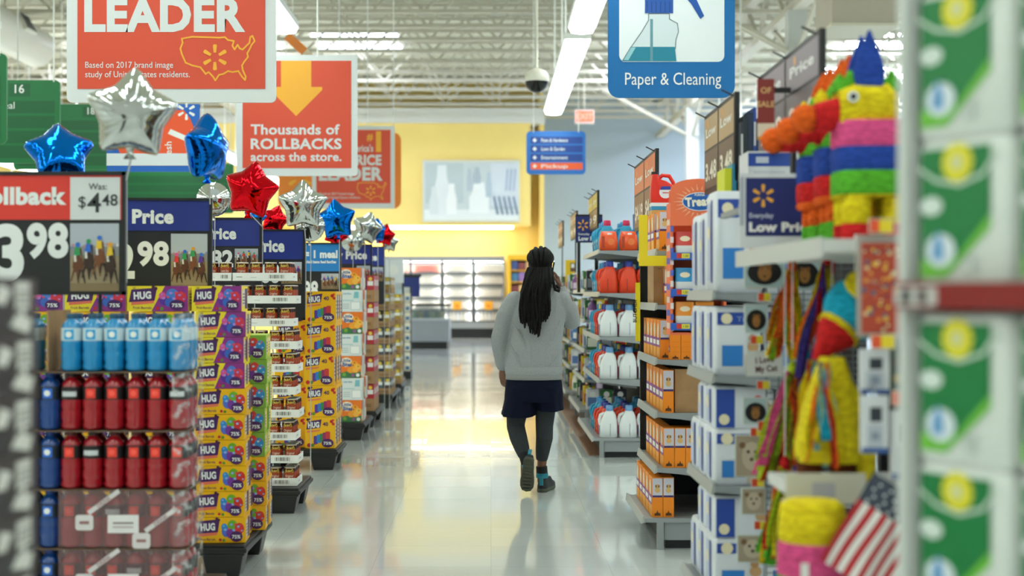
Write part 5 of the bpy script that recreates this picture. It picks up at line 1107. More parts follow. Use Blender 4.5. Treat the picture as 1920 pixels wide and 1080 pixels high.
# ---------------- pinatas
crepe = {}
def cr(h):
    return mat('crepe_'+h.lstrip('#'), h, .9, var=.28, vscale=34, bump=1.6, bscale=40, spec=.2, stretch=(1,1,3))
R_, O_, G_, B_, Y_, K_, T_ = '#d02426','#f5621e','#5cb531','#2b4ba6','#f5d21f','#ee5690','#1ea8c9'
ZP = 1.527
def donkey(bands, headc, muzzle, tip, earc, lr=1, crown=None):
    """burro facing -X; bands (z0,z1,hex) colour legs and trunk by height"""
    r = thing('pinata', 'x', 'pinata')
    def band(z0, z1):
        return cr(next(c for a, b, c in bands if a-1e-6 <= (z0+z1)/2 < b))
    cuts = sorted({a for a, b, c in bands} | {b for a, b, c in bands})
    for lx, ly in ((-.002,-.045),(-.002,.045),(.115,-.045),(.115,.045)):
        mb = MB()
        for a, b in zip(cuts, cuts[1:]):
            if b > .17: continue
            mb.lathe([(.040*lr,a),(.044*lr,a+.006),(.045*lr,b-.004),(.041*lr,b)], band(a, b), (lx,ly,0), n=12)
        mb.build('leg', r)
    mb = MB()
    for a, b in zip(cuts, cuts[1:]):
        if b <= .13: continue
        a = max(a, .13)
        mb.loft([[(.057+u*(.115 if a < .29 else .085)*s_-(0 if a < .29 else .02), v*.09*s_, z) for u, v in rrect(-1,1,-1,1,.6,4)] for z, s_ in ((a,.96),(a+.008,1),(b-.008,1.0),(b,.97))], band(a, b))
    mb.build('trunk', r)
    zt = cuts[-1]; mb = MB(); hc = cr(headc)
    mb.loft([[(x+.0, v*ry, zt+.03+dz+u*rz) for u, v in rrect(-1,1,-1,1,.7,4)] for x, ry, rz, dz in ((.115,.05,.05,.01),(.09,.075,.07,.01),(.0,.078,.072,.01),(-.05,.068,.06,0))], hc)
    h = mb.build('head', r)
    mb = MB(); mb.loft([[(x, v*ry, zt+.03+dz+u*rz) for u, v in rrect(-1,1,-1,1,.8,4)] for x, ry, rz, dz in ((-.05,.052,.047,-.005),(-.085,.05,.045,-.012),(-.115,.042,.040,-.016))], cr(muzzle)); mb.build('muzzle', h)
    mb = MB(); mb.ell((-.14,0,zt+.012), .042, .044, .042, cr(tip), 12, 8); mb.build('nose', h)
    for s in (-1, 1):
        mb = MB(); mb.xf = Matrix.Translation((-.02, s*.078, zt+.065)) @ Matrix.Rotation(-s*PI/2, 4, 'X'); mb.lathe([(.016,0),(.016,.003)], white, n=14); mb.lathe([(.009,.003),(.009,.006)], black, n=10); mb.build('eye', h)
        mb = MB(); mb.loft([[(.035+u*.03*s_, s*.045+v*.016*s_, zt+.09+z) for u, v in rrect(-1.5,1.5,-1,1,.5,3)] for z, s_ in ((0,.8),(.05,1.0),(.10,.7),(.15 if not crown else .17,.08))], cr(earc)); mb.build('ear', h)
    mb = MB()
    for k in range(6):
        x = -.04+.03*k; mb.loft([[(x+u*.02*s_, v*.03*s_, zt+.085+z) for u, v in rrect(-1,1,-1,1,.5,2)] for z, s_ in ((0,1),(.03,1),(.055+.012*(k % 2),.2))], cr(G_ if k % 2 or crown else Y_))
    mb.build('mane', r)
    mb = MB(); mb.tube([(.17,0,.27),(.2,0,.22),(.205,0,.13)], [.012,.016,.022], cr(Y_), 7); mb.build('tail', r)
    return Proto(r)
bA = [(0,.055,R_),(.055,.138,Y_),(.138,.207,G_),(.207,.276,B_),(.276,.35,K_)]
bB = [(0,.075,G_),(.075,.152,O_),(.152,.215,R_),(.215,.30,B_),(.30,.345,G_)]
DA = donkey(bA, Y_, R_, O_, B_, 1, True); DB = donkey(bB, R_, R_, O_, O_, .78)
mb = MB(); mb.box(.865, 1.45, 3.7, 5.0, 1.49, 1.525, P('#d9dad6')); mb.box(.86, .865, 3.7, 5.0, 1.475, 1.53, P('#c9cbc8'))
r = thing('shelf_unit', 'white pinata shelf unit with grey back, near the foreground', 'shelving', (0,0,0)); 
o = MB(); o.box(1.4, 1.45, 3.2, 5.0, 0, 1.9, mat('back_panel')); o.build('back_panel', r); mb.build('shelf', r)
mb = MB(); mb.box(1.36, 1.4, 4.96, 5.0, 0, 1.9, black); mb.build('upright', r)
for z, xa, ya, yb in ((.868, .80, 3.72, 4.1), (.45, .70, 3.4, 3.76)): mb = MB(); mb.box(xa, 1.4, ya, yb, z-.03, z, P('#d9dad6')); mb.build('shelf', r)
mb = MB(); mb.box(1.0, 1.4, 3.3, 4.9, .0, .14, dk); mb.build('base', r)
mb = MB(); mb.box(1.30, 1.4, 3.55, 3.6, 0, 1.9, dk); mb.build('upright', r)
DA.put((1.05, 4.12, ZP), 'nearest donkey pinata with yellow head, pink and blue bands and tall blue ears', 'pinata', 'striped donkey pinatas')
DB.put((1.06, 4.39, ZP), 'middle donkey pinata with red head and orange nose behind the yellow-headed one', 'pinata', 'striped donkey pinatas')
DB.put((1.066, 4.66, ZP), 'rearmost striped donkey pinata, red head next to the low price sign', 'pinata', 'striped donkey pinatas')
# a smaller green one behind the nearest
mb = MB(); mb.ell((0,0,.06),.055,.06,.06,cr(G_)); mb.ell((-.02,-.01,.0),.05,.05,.05,cr(Y_)); mb.lathe([(.035,-.11),(.02,-.19),(.003,-.24)][::-1],cr(Y_),(0.03,0,.12),n=8); mb.ell((.02,-.045,.09),.014,.014,.014,cr(R_)); mb.tube([(.03,0,.1),(.06,.03,.16)],[.03,.015],cr(G_),7)
tag(mb.build('pinata', loc=(1.235, 4.3, 1.735)), 'small green and yellow bird pinata perched behind the yellow-headed donkey', 'pinata')
mb = MB(); mb.box(0,.1,0,.06,0,.085,P('#1a1618')); tag(mb.build('dark_box', loc=(1.185,4.3,1.527)), 'dark box under the green and yellow bird pinata', 'box')
# streamers
def ribbons(r, p, n, L, cols, spread, seed, name='tassel', droop=(0,0)):
    rnd = random.Random(seed); mb = MB()
    for k in range(n):
        c = cr(cols[k % len(cols)]); dx = rnd.uniform(-1, 1)*spread; dy = rnd.uniform(-1, 1)*spread*.7; l = L*rnd.uniform(.75, 1.05); w_ = rnd.uniform(.010, .019); a = rnd.uniform(0, PI)
        pts = [Vector(p)+Vector((dx*s_*(1.3-.3*s_)+.006*math.sin(7*s_+k)+droop[0]*s_, dy*s_+droop[1]*s_, -l*s_)) for s_ in [i/7 for i in range(8)]]
        u = Vector((math.cos(a)*.8+.25, math.sin(a)*.4, 0))*w_; vs = []; 
        for q in pts: vs += [q-u, q+u]
        mb.add(vs, [(2*i, 2*i+1, 2*i+3, 2*i+2) for i in range(7)], c, True); mb.add([v+Vector((0,.002,0)) for v in vs], [(2*i+2, 2*i+3, 2*i+1, 2*i) for i in range(7)], c, True)
    return mb.build(name, r)
RAIN = [R_, O_, Y_, G_, '#6a4aa8', K_, '#b8cc2a']
def starp(c, ballc, spikes, label, rb=.10):
    r = thing('pinata', label, 'pinata', c, 0, 'star pinatas with streamers'); mb = MB(); mb.ell((0,0,0), rb, rb, rb, cr(ballc), 20, 12); mb.build('body', r)
    for k, (d, L, hx, seed, cols) in enumerate(spikes):
        d = Vector(d).normalized(); b0 = d*rb*.8; tip = d*(rb+L); mb = MB(); mb.tube([b0, b0+d*.015, tip], [.062,.06,.008], cr(hx), 12); mb.tube([b0-d*.004, b0+d*.012], .066, cr(Y_), 12); co = mb.build('cone', r)
        ribbons(co, tip, 22, .2, cols, .038, seed)
    mb = MB(); mb.tube([(0,0,rb),(0,.0,rb+.12)], .003, white, 5); mb.build('cord', r)
WA = [O_, Y_, '#e88a2a', R_, '#7ab82a']; CO = [Y_, T_, O_, Y_, R_]
starp(at(1604, 580, 4.0), T_, [((-.75,-.2,-.85), .10, R_, 2, CO), ((.3,-.6,.8), .08, Y_, 3, RAIN), ((.8,-.3,-.3), .1, R_, 4, RAIN)], 'turquoise star pinata with red cones and long streamers', .09)
def bundle(px, py, Y, L, cols, spread, droop, seed, label, n=48, ztop=1.49):
    p = at(px, py, Y); r = thing('streamer_bundle', label, 'streamers', p, 0, 'hanging paper streamers'); mb = MB(); mb.ell((0,0,0), .016, .016, .022, cr(cols[0]), 10, 8); mb.build('knot', r)
    ribbons(r, (0,0,-.01), n, L, cols, spread, seed, 'ribbons', droop); mb = MB(); mb.tube([(0,0,.02),(0,0,max(.03, ztop-p.z))], .002, white, 5); mb.build('cord', r)
bundle(1486, 500, 4.72, .285, [O_, Y_, '#f0982a', '#f06a2a', Y_, '#8ab82a', O_], .065, (-.03,-.03), 5, 'orange and yellow streamer bundle hanging from the white shelf, nearest the plaques')
bundle(1552, 486, 4.62, .40, [R_, O_, Y_, '#5a4aa8', Y_, R_, '#e8b02a', G_], .07, (-.05,-.03), 6, 'red, purple and yellow streamer bundle under the donkey pinatas')
bundle(1486, 690, 4.60, .34, ['#b8cc2a','#9ab82a',K_,O_,'#8a5ab8','#b8cc2a',R_], .065, (-.06,-.03), 7, 'lime and pink streamer bundle hanging low beside the cat plaque', ztop=1.49)
bundle(1560, 560, 4.56, .30, [T_, R_, '#b8cc2a','#6a4aa8',O_], .04, (-.05,0), 8, 'turquoise and red streamer bundle behind the turquoise star')
bundle(1472, 868, 4.50, .30, [R_, '#b8cc2a', G_, R_, Y_], .045, (-.03,0), 9, 'red and lime streamer bundle, lowest, beside the puppy plaques', ztop=1.49)
mb = MB(); mb.ell((0,0,0), .05, .06, .12, cr(R_)); mb.ell((-.01,-.03,-.1), .04,.05,.04, cr('#6a2a1a')); mb.tube([(0,0,.11),(0,0,.5)], .002, white, 5); tag(mb.build('pinata', loc=at(1475, 945, 4.6)), 'dark red pinata drop behind the lowest streamers', 'pinata')
# yellow pinata standing on the lower shelf
r = thing('pinata', 'plain yellow pinata with sloping arm and brown foot', 'pinata', (at(1552, 905, 3.85).x, 3.85, .87), 0); ym = cr(Y_)
mb = MB(); mb.loft([[(u*rx+ox, v*ry, z) for u, v in rrect(-1,1,-1,1,.6,5)] for z, rx, ry, ox in ((.06,.082,.08,0),(.10,.085,.08,0),(.2,.07,.07,.005),(.28,.05,.055,.01),(.34,.03,.035,.012))], ym); mb.build('body', r)
mb = MB(); mb.tube([(.03,-.02,.27),(.075,-.02,.2),(.095,-.02,.1),(.10,-.02,.01)], [.03,.034,.032,.026], ym, 10); mb.build('arm', r)
for dx in (-.05, .04): mb = MB(); mb.lathe([(.034,0),(.036,.07)], cr('#6a3418'), (dx,0,0), n=12); mb.build('foot', r)
ribbons(r, (-.03,-.08,.33), 26, .27, [Y_,T_,O_,Y_,R_,'#7ac8d8'], .045, 21)
mb = MB(); mb.box(-.09,.12,-.15,-.148,-.035,.045,P('#d8d4c4')); mb.rect(-.02,.04,-.02,.02,front(0,-.15),P('#b8b8c0')); mb.box(-.09,.12,-.148,-.1,-.035,-.03,P('#d8d4c4')); tag(mb.build('shelf_card', loc=(at(1540,928,3.7).x, 3.866, .868)), 'cream shelf card under the yellow pinata', 'card')
# banded drum pinata below
r = thing('pinata', 'barrel shaped pinata banded yellow, pink and green, lowest on the shelves', 'pinata', (at(1523, 1000, 3.58).x, 3.58, .452), 0)
hs = [(.0,.12,.092,.090,G_),(.12,.225,.090,.088,G_),(.225,.31,.088,.086,K_),(.31,.41,.086,.08,Y_)]
for i, (a, b, r0, r1, c) in enumerate(hs):
    mb = MB(); mb.lathe([(r0*.99,a),(r0*1.01,a+.01),(r1*1.01,b-.012),(r1*(.99 if i < 3 else .8),b)], cr(c), n=20); mb.build('band', r)
mb = MB(); mb.ell((-.005,-.078,.35),.055,.012,.035,cr(Y_)); mb.rect(-.05,-.03,.20,.27,front(0,-.095),P('#e8e4e0')); mb.build('bow', r)
# hanging goods between
def hangpack(px0, px1, py0, py1, Y, label, draw, cat='pack', bgc='#d8dade'):
    a, b = at(px0, py1, Y), at(px1, py0, Y); W = b.x-a.x; H = b.z-a.z; mb = MB(); mb.box(0, W, 0, .02, 0, H, P(bgc)); draw(mb, front(), W, H); mb.tube([(W/2,.01,H-.01),(W/2,.01,H+.02)], .003, steel, 5)
    mb.tube([(W/2,.01,H+.02),(W/2,max(.05,3.58-Y),H+.02)], .003, steel, 5)
    return tag(mb.build('hanging_pack', loc=(a.x, Y, a.z)), label, cat)
def d_pat(mb, f, W, H):
    rnd = random.Random(5); mb.rect(W*.06,W*.94,H*.04,H*.92,f,P('#b8452c'))
    for k in range(70): mb.disc(W*(.1+.8*rnd.random()), H*(.06+.82*rnd.random()), W*rnd.uniform(.03,.06), f, P(rnd.choice(['#e89a3a','#3a6a8a','#e8d0a0','#d86a3a','#6a2f4a','#f0c04a'])), .0015, 7)
hangpack(1610,1692,440,632,3.55,'orange patterned party pack hanging by the white-green packages', d_pat, bgc='#a89a94')
def d_wh(mb, f, W, H):
    mb.rect(W*.2,W*.8,H*.1,H*.5,f,P('#b9bec8')); mb.rect(W*.3,W*.75,H*.55,H*.8,f,P('#2a2f3a')); mb.rect(0,W,H*.0,H*.1,f,P('#3a5a9a')); mb.disc(W*.5,H*.3,W*.18,f,P('#8a93a5'),.002,9)
hangpack(1614,1668,655,738,3.55,'white blister pack right under the orange patterned pack', d_wh); hangpack(1616,1666,742,850,3.5,'longer white blister pack with blue foot above the flag', d_wh)
hangpack(1672,1708,770,900,3.5,'narrow flag-print pack next to the white-green packages', d_wh)
hangpack(1672,1712,650,745,3.6,'dark narrow pack partly behind the white-green packages', lambda mb, f, W, H: (mb.rect(W*.1,W*.9,H*.3,H*.45,f,P('#b8902a')), mb.rect(W*.1,W*.9,H*.6,H*.8,f,P('#4a2a2a'))), bgc='#1f3a30')
pr = None
for i, (x_, y_, Y) in enumerate(((1652,425,3.52),(1655,642,3.52),(1695,748,3.46),(1437,800,4.9))):
    mb = MB(); mb.box(-.03,.03,0,.003,-.016,.02,P('#e6e2d4')); mb.rect(-.028,-.004,-.014,.018,front(),P('#e8542a')); mb.rect(-.004,.028,-.014,.018,front(),P('#f0d42a')); mb.tube([(0,.003,0),(0,.1,0)],.002,steel,4)
    tag(mb.build('price_tag', loc=at(x_, y_, Y)), ['yellow and red price tag over the orange patterned pack','yellow and red price tag under the orange patterned pack','yellow and red price tag beside the white blister packs','yellow and red tag low by the lime streamers'][i], 'tag')
# flag
Y = 3.45; c = at(1668, 990, Y); r = thing('small_flag', 'stars and stripes flag bundled and hanging at a slant', 'flag', c, 0)
mb = MB(); fr_, fb, fw = P('#b8232c', .8), P('#3a4250', .8), P('#e4e2de', .8); W, H = .20, .25; rot = Matrix.Rotation(.56, 4, 'Y'); mb.xf = rot
NU, NV = 13, 10
def wav(u, v): return Vector((u*W-W/2, .012*math.sin(u*9+v*2)+.006*math.sin(v*7), v*H-H*.62))
for i in range(NU):
    for j in range(NV):
        canton = j >= 7 and i >= 1 and i <= 11
        m = fb if j >= 7 else (fr_ if i % 2 == 0 else fw); q = [wav((i+a)/NU, (j+b)/NV) for a, b in ((0,0),(1,0),(1,1),(0,1))]
        mb.add(q, [(0,1,2,3)], m, True); mb.add([p+Vector((0,.003,0)) for p in q], [(3,2,1,0)], m, True)
for i in range(7):
    for j in range(4):
        p = wav((i+.7+.3*(j % 2))/7.6, .73+.065*j); mb.disc(0, 0, .0045, frame(p, (1,0,0), (0,0,1), (0,-1,0)), P('#c9ccd2'), .003, 5)
mb.build('cloth', r); mb = MB(); mb.xf = rot; mb.tube([(W*.5,.01,-H*.65),(W*.5,.01,H*.5)], .004, P('#8a6a3a'), 6); mb.build('stick', r)
# ---------------- paper-goods shelves nearest the camera
RZ = -PI/3; PO = Vector((.708, 2.36, 0)); U_ = Vector((.5, -.866, 0)); N_ = Vector((.866, .5, 0))
r = thing('shelf_unit', 'white shelf unit with a red price rail, nearest to the camera', 'shelving', PO, RZ); ws = P('#d9dcd8')
mb = MB(); mb.box(-.02, 1.05, .33, .36, 0, 2.3, ws); mb.build('back_panel', r)
mb = MB(); mb.box(-.034, -.02, -.01, .36, .0, 2.3, ws); mb.build('side_panel', r)
for k, z in enumerate((.10, .61, 1.385)):
    mb = MB(); mb.box(-.02, 1.05, -.006, .33, z-.02, z, ws); sh = mb.build('shelf', r)
    if k == 2:
        mb = MB(); mb.box(-.03, 1.05, -.02, -.0065, z-.028, z+.014, P('#8a1713')); f = front(-.03, -.02, z-.028)
        mb.rect(.0,.09,.004,.036,f,P('#c8c4c0')); mb.rect(.015,.035,.008,.032,f,P('#4a4a4a'),.002); mb.rect(.05,.07,.008,.032,f,P('#5a4a4a'),.002); mb.build('price_rail', sh)
def paper():
    W, H, D = .195, .244, .15; mb = MB(); mb.loft([[(W/2+u*W/2*s_, D*.5+v*D/2*s_, z) for u, v in rrect(-1,1,-1,1,.25,4)] for z, s_ in ((0,.92),(.015,1),(H-.015,1),(H,.92))], mat('soft_wrap', '#dfe4de', .35, bump=.15, bscale=30)); f = front(0, -.0015, 0)
    g1, g2 = P('#0e7a3d'), P('#6fbf3a')
    mb.poly([(W*.18,H*.30),(W*.52,H*.02),(W*.52,H*.0+.012),(W*.80,H*.30),(W*.80,H*.93),(W*.18,H*.93)][:0] or [(W*.08,H*.20),(W*.46,H*.20),(W*.82,H*.48),(W*.82,H*.94),(W*.08,H*.94)], f, g1)
    mb.poly([(W*.08,H*.08),(W*.36,H*.08),(W*.82,H*.40),(W*.82,H*.49),(W*.46,H*.20),(W*.08,H*.20)], f, g2, .0012)
    for k in range(14): t = 2*PI*k/14; mb.disc(W*.48+.026*math.cos(t), H*.84+.026*math.sin(t), .007, f, P('#e6dc2a'), .0018, 7)
    mb.disc(W*.48, H*.84, .028, f, P('#e6dc2a'), .002, 16); mb.disc(W*.48, H*.84, .013, f, P('#d8d8a0'), .003, 10)
    mb.line([(W*.06,H*.82),(W*.25,H*.73),(W*.5,H*.69),(W*.75,H*.75),(W*.9,H*.9)], .006, f, P('#d0e0d0'), .0016)
    mb.disc(W*.20, H*.56, .025, f, P('#d8e4dc'), .0016, 10, .016); mb.disc(W*.30, H*.26, .032, f, P('#dfeaf0'), .002, 12, .028); mb.poly([(W*.22,H*.2),(W*.34,H*.2),(W*.33,H*.3),(W*.28,H*.4),(W*.23,H*.3)], f, P('#5a9ad0'), .003)
    mb.rect(W*.55,W*.68,H*.1,H*.22,f,P('#c0c8c2'))
    return Proto(mb.build('paper_pack'))
PP = paper()
for k, z in enumerate((.101, .346, .611, .8565, 1.102, 1.386, 1.632, 1.878)):
    for q in range(4):
        p = PO+U_*(-.012+.205*q)+N_*.006
        PP.put((p.x, p.y, z+.0004*k), 'white and green paper package, layer %s from the floor, column %s from the orange pack' % (NTH[k], NTH[q]), 'pack', 'white and green packages', rz=RZ)
# ================================================================== THE PERSON
YP = 9.9; PS = F/YP
def pp(px, py, dy=0): return Vector(((px-VX)/PS, dy, EYE-(py-VY)/PS))     # local: x as in the world, y relative to the body
skin = mat('brown_skin', '#6b4430', .55, var=.06, vscale=20)
hood = mat('grey_heather', '#979a9c', .95, spec=.2, var=.10, vscale=160, bump=.25, bscale=220)
shortm = mat('navy_mesh', '#0a0f24', .85, spec=.15, var=.15, vscale=90, bump=.15, bscale=40)
legm = mat('charcoal_knit', '#33373a', .9, spec=.2, var=.10, vscale=120, bump=.2, bscale=150)
sockm = mat('black_sock', '#15181c', .9); teal = mat('teal_sock', '#2c8294', .8)
hairm = mat('black_hair', '#070606', .7, spec=.25, bump=.8, bscale=180, stretch=(1,1,.3))
per = thing('person', 'person in a grey hoodie and navy shorts walking away, phone at the ear', 'person', (0, YP, 0))
def remesh(o, vox, sm=6, fac=.5):
    a = o.modifiers.new('remesh', 'REMESH'); a.mode = 'VOXEL'; a.voxel_size = vox; a.use_smooth_shade = True
    b = o.modifiers.new('smooth', 'SMOOTH'); b.factor = fac; b.iterations = sm
    return o
def limb(mb, pts, rad, m, n=14):
    mb.tube(pts, rad, m, n)
    for p, r in ((pts[0], rad[0]), (pts[-1], rad[-1])): mb.ell(p, r, r, r, m, 12, 8)
def hand(mb, wrist, d, palm_n, curl, s=1, thumb=1):
    """palm, four curled fingers and a thumb; d = direction of the fingers, palm_n = way the palm faces"""
    d = Vector(d).normalized(); n = Vector(palm_n); n = (n-d*n.dot(d)).normalized(); t = d.cross(n)*thumb
    wrist = Vector(wrist)
    k0 = wrist+d*.085*s
    rr = lambda c, w_, h_: [c+t*w_*u+n*h_*v for u, v in rrect(-1,1,-1,1,.7,3)]
    mb.loft([rr(wrist-d*.03*s, .026*s, .02*s), rr(wrist+d*.01*s, .03*s, .019*s), rr(wrist+d*.05*s, .04*s, .017*s), rr(k0, .041*s, .014*s)], skin)
    for i, (o, L) in enumerate(((.031,.070),(.011,.078),(-.011,.073),(-.031,.058))):
        b = k0+t*o*s-d*.012*s; ang = 0; p = [b]; rr_ = [.0098*s]
        for q, fr_ in enumerate((.45,.31,.24)):
            ang += curl*(.7, 1.0, .7)[q]*(1+.08*i); dd = d*math.cos(ang)+n*math.sin(ang); p.append(p[-1]+dd*(L+ (.012 if q == 0 else 0))*fr_*s*1.05); rr_.append((.0092,.0085,.007)[q]*s)
        mb.tube(p, rr_, skin, 8); mb.ell(p[-1], rr_[-1], rr_[-1], rr_[-1], skin, 8, 6)
    b = wrist+d*.028*s+t*.028*s; p = [b, b+t*.022*s+d*.022*s+n*.012*s, b+t*.028*s+d*.05*s+n*.024*s, b+t*.024*s+d*.072*s+n*.034*s]
    mb.tube(p, [.014*s,.0115*s,.0105*s,.0085*s], skin, 8); mb.ell(p[-1], .0085*s,.0085*s,.0085*s, skin, 8, 6)
# joints
hd = pp(1013, 496); neck = pp(1013, 528); sl, sr = pp(960, 566), pp(1062, 564)
el, wl_ = pp(938, 634, .02), pp(945, 690, .08); er, wr = pp(1072, 604, .10), pp(1052, 540, .17)
hipL, hipR = pp(976, 728), pp(1026, 728); knL, anL = pp(968, 800, .02), pp(984, 862, -.10); knR, anR = pp(1022, 800, .03), pp(1016, 876, .06)
mb = MB()
mb.ell(hd+Vector((0,.012,.012)), .073, .092, .10, skin, 20, 14); mb.ell(hd+Vector((0,.045,-.055)), .054, .058, .055, skin, 16, 10)      # skull and jaw
mb.tube([hd+Vector((0,.1,.03)), hd+Vector((0,.122,-.008)), hd+Vector((0,.11,-.014))], [.009,.014,.012], skin, 8)                              # nose
for s in (-1, 1):
    mb.ell(hd+Vector((s*.076,.01,0)), .009, .018, .03, skin, 10, 8); mb.ell(hd+Vector((s*.032,.098,.028)), .02, .008, .007, skin, 8, 6)
mb.ell(hd+Vector((0,.098,-.05)), .024, .01, .006, skin, 10, 6); mb.ell(hd+Vector((0,.096,-.06)), .021, .01, .006, skin, 10, 6)
limb(mb, [hd+Vector((0,0,-.05)), neck+Vector((0,-.01,0)), pp(1013, 550)], [.052,.056,.075], skin)
mb.loft([[(c.x+rx*math.cos(2*PI*j/20), ry*math.sin(2*PI*j/20), c.z) for j in range(20)] for c, rx, ry in ((pp(1011,552),.10,.07),(pp(1011,570),.165,.09),(pp(1008,610),.155,.1),(pp(1002,670),.145,.095),(pp(1000,715),.155,.1),(pp(1001,738),.14,.1))], skin)
limb(mb, [sl, el, wl_], [.052,.04,.027], skin); limb(mb, [sr, er, wr], [.052,.04,.027], skin)
limb(mb, [hipL, knL, pp(972,820,-.015), anL], [.082,.050,.044,.031], skin); limb(mb, [hipR, knR, pp(1021,822,.02), anR], [.082,.050,.044,.032], skin)
limb(mb, [anL, pp(984,905,-.02)], [.032,.03], skin); limb(mb, [anR, pp(1016,905,.06), pp(1019,915,.16)], [.033,.03,.026], skin)
hand(mb, wl_, (-.05,.10,-1), (.55,.5,0), .35, 1.0, -1)
hand(mb, wr+Vector((-.005,-.01,.0)), (-.18,-.05,1), (-1,-.05,0), .5, 1.0, 1)
body = mb.build('body', per); remesh(body, .0062, 4)
# eyes
for s in (-1, 1):
    mb = MB(); mb.ell(hd+Vector((s*.032,.099,.018)), .012, .008, .008, white, 8, 6); mb.ell(hd+Vector((s*.032,.1055,.018)), .005, .003, .005, black, 8, 6); mb.build('eye', body)
# hoodie
mb = MB()
mb.loft([[(c.x+rx*math.cos(2*PI*j/28), dy+ry*math.sin(2*PI*j/28), c.z) for j in range(28)] for c, rx, ry, dy in (
    (pp(1013,540),.085,.085,0),(pp(1012,549),.135,.105,0),(pp(1012,560),.180,.118,0),(pp(1010,580),.196,.132,0),(pp(1007,610),.188,.138,.0),(pp(1004,640),.186,.136,.0),
    (pp(1002,665),.192,.138,.0),(pp(1001,684),.199,.14,.0),(pp(1001,690),.196,.136,0),(pp(1001,700),.198,.136,0))], hood)
limb(mb, [pp(966,566,.0), pp(950,590,.0), pp(938,634,.02), pp(939,650,.035), pp(944,682,.07)], [.076,.070,.066,.063,.056], hood, 18)
mb.tube([pp(944,678,.068), pp(945,694,.08)], [.046,.043], hood, 16)
limb(mb, [pp(1054,566,.0), pp(1066,582,.04), pp(1073,602,.085)], [.076,.070,.064], hood, 18); limb(mb, [pp(1073,602,.085), pp(1064,572,.14), pp(1055,550,.165)], [.062,.056,.05], hood, 18)
mb.tube([pp(1055,548,.165), pp(1053,538,.168)], [.042,.042], hood, 14)
# folds over the back, elbow creases
for a, b, r in ((pp(960,600,-.105), pp(985,650,-.128), .012),(pp(1050,600,-.09), pp(1020,660,-.126), .012),(pp(955,640,-.10), pp(975,686,-.125), .011),(pp(1048,650,-.09), pp(1030,684,-.125), .011),(pp(990,640,-.132), pp(996,690,-.132), .009)): mb.tube([a, (a+b)/2+Vector((0,-.006,0)), b], [.004, r, .004], hood, 8)
for k in range(5): 
    c = pp(936+k*1.5, 628+k*11, .02+.012*k); mb.ell(c+Vector((0,-.03,0)), .056-.002*k, .032, .009, hood, 12, 6)
ho = mb.build('hoodie', per); remesh(ho, .0075, 5)
# rolled hood at the nape
mb = MB(); pts = [pp(1013,532)+Vector((.088*math.cos(t), .005+.098*math.sin(t)*1.0, -.022*math.sin(t)-.006)) for t in [2*PI*i/24 for i in range(25)]]
mb.tube(pts, [.026]*25, hood, 12); mb.ell(pp(1012,547)+Vector((0,-.095,0)), .10, .045, .055, hood, 16, 10)
remesh(mb.build('hood', ho), .008, 6)
# hem rib and undershirt
mb = MB(); el_ = lambda py, rx, ry: [(pp(1001,py).x+rx*math.cos(2*PI*j/40), ry*math.sin(2*PI*j/40), pp(1001,py).z) for j in range(40)]
mb.loft([el_(687,.199,.138), el_(689,.203,.142), el_(700,.2,.14), el_(702,.197,.137)], hood, True); mb.build('hem_rib', ho)
mb = MB(); mb.loft([el_(699,.194,.134), el_(705,.197,.137), el_(711,.198,.138), el_(711.2,.194,.134)], mat('grey_undershirt', '#8b8d8d', .95, var=.08, vscale=140)); mb.build('undershirt', per)
# shorts
mb = MB(); 
mb.loft([el_(708,.185,.125), el_(716,.196,.135), el_(740,.205,.142), el_(752,.206,.14)], shortm)
def sleg(c0, c1, r0, r1, z0, z1, dy0, dy1, ph):
    rings = []
    for i in range(7):
        t = i/6; cx = c0+(c1-c0)*t; zz = z0+(z1-z0)*t
        rings.append([(pp(cx,0).x+(r0+(r1-r0)*t)*(1+.05*t*math.sin(5*a+ph)+.03*t*math.sin(9*a))*math.cos(a), dy0+(dy1-dy0)*t+(.13+.0*t)*(1+.06*t*math.sin(6*a+ph))*math.sin(a), pp(0,zz).z+.012*t*math.sin(a)) for a in [2*PI*j/36 for j in range(36)]])
    mb.loft(rings, shortm)
sleg(978, 972, .10, .122, 724, 779, 0, .01, 1); sleg(1025, 1029, .10, .104, 724, 768, 0, .02, 2.4)
remesh(mb.build('shorts', per), .0075, 4)
# leggings
for (nm, pts, rr) in (('left', [pp(973,755,.0), pp(968,785,.02), pp(967,800,.02), pp(972,820,-.015), pp(978,838,-.05), pp(983,853,-.085)], [.074,.069,.064,.062,.054,.042]), ('right', [pp(1024,752,.01), pp(1022,785,.03), pp(1021,800,.03), pp(1021,822,.02), pp(1018,845,.04), pp(1016,864,.052)], [.074,.067,.062,.06,.051,.041])):
    mb = MB(); mb.tube(pts, rr, legm, 18)
    for k in range(4): q = pts[2].lerp(pts[4], k/3.5); mb.ell(q, .064-.004*k, .064-.004*k, .006, legm, 16, 5)
    remesh(mb.build('legging', per), .007, 3)
    if nm == 'left':
        pl = per.children[-1]; mb = MB(); a = pp(966,808,-.082); d = (pp(980,842,-.118)-a); u = d.normalized(); vv = Vector((1,0,.35)).normalized(); n = Vector((0,-1,.1))
        pass
# socks
mb = MB(); mb.tube([pp(983,848,-.08), pp(985,858,-.096), pp(988,868,-.10)], [.044,.041,.04], sockm, 14); mb.build('sock', per)
mb = MB(); mb.tube([pp(986,864,-.10), pp(990,871,-.102)], [.042,.043], teal, 14); mb.build('sock_band', per)
mb = MB(); mb.tube([pp(1016,876,.058), pp(1017,892,.062)], [.040,.041], sockm, 14); mb.build('sock', per)
mb = MB(); mb.tube([pp(1017,888,.06), pp(1017,897,.064)], [.043,.044], teal, 14); mb.build('sock_band', per)
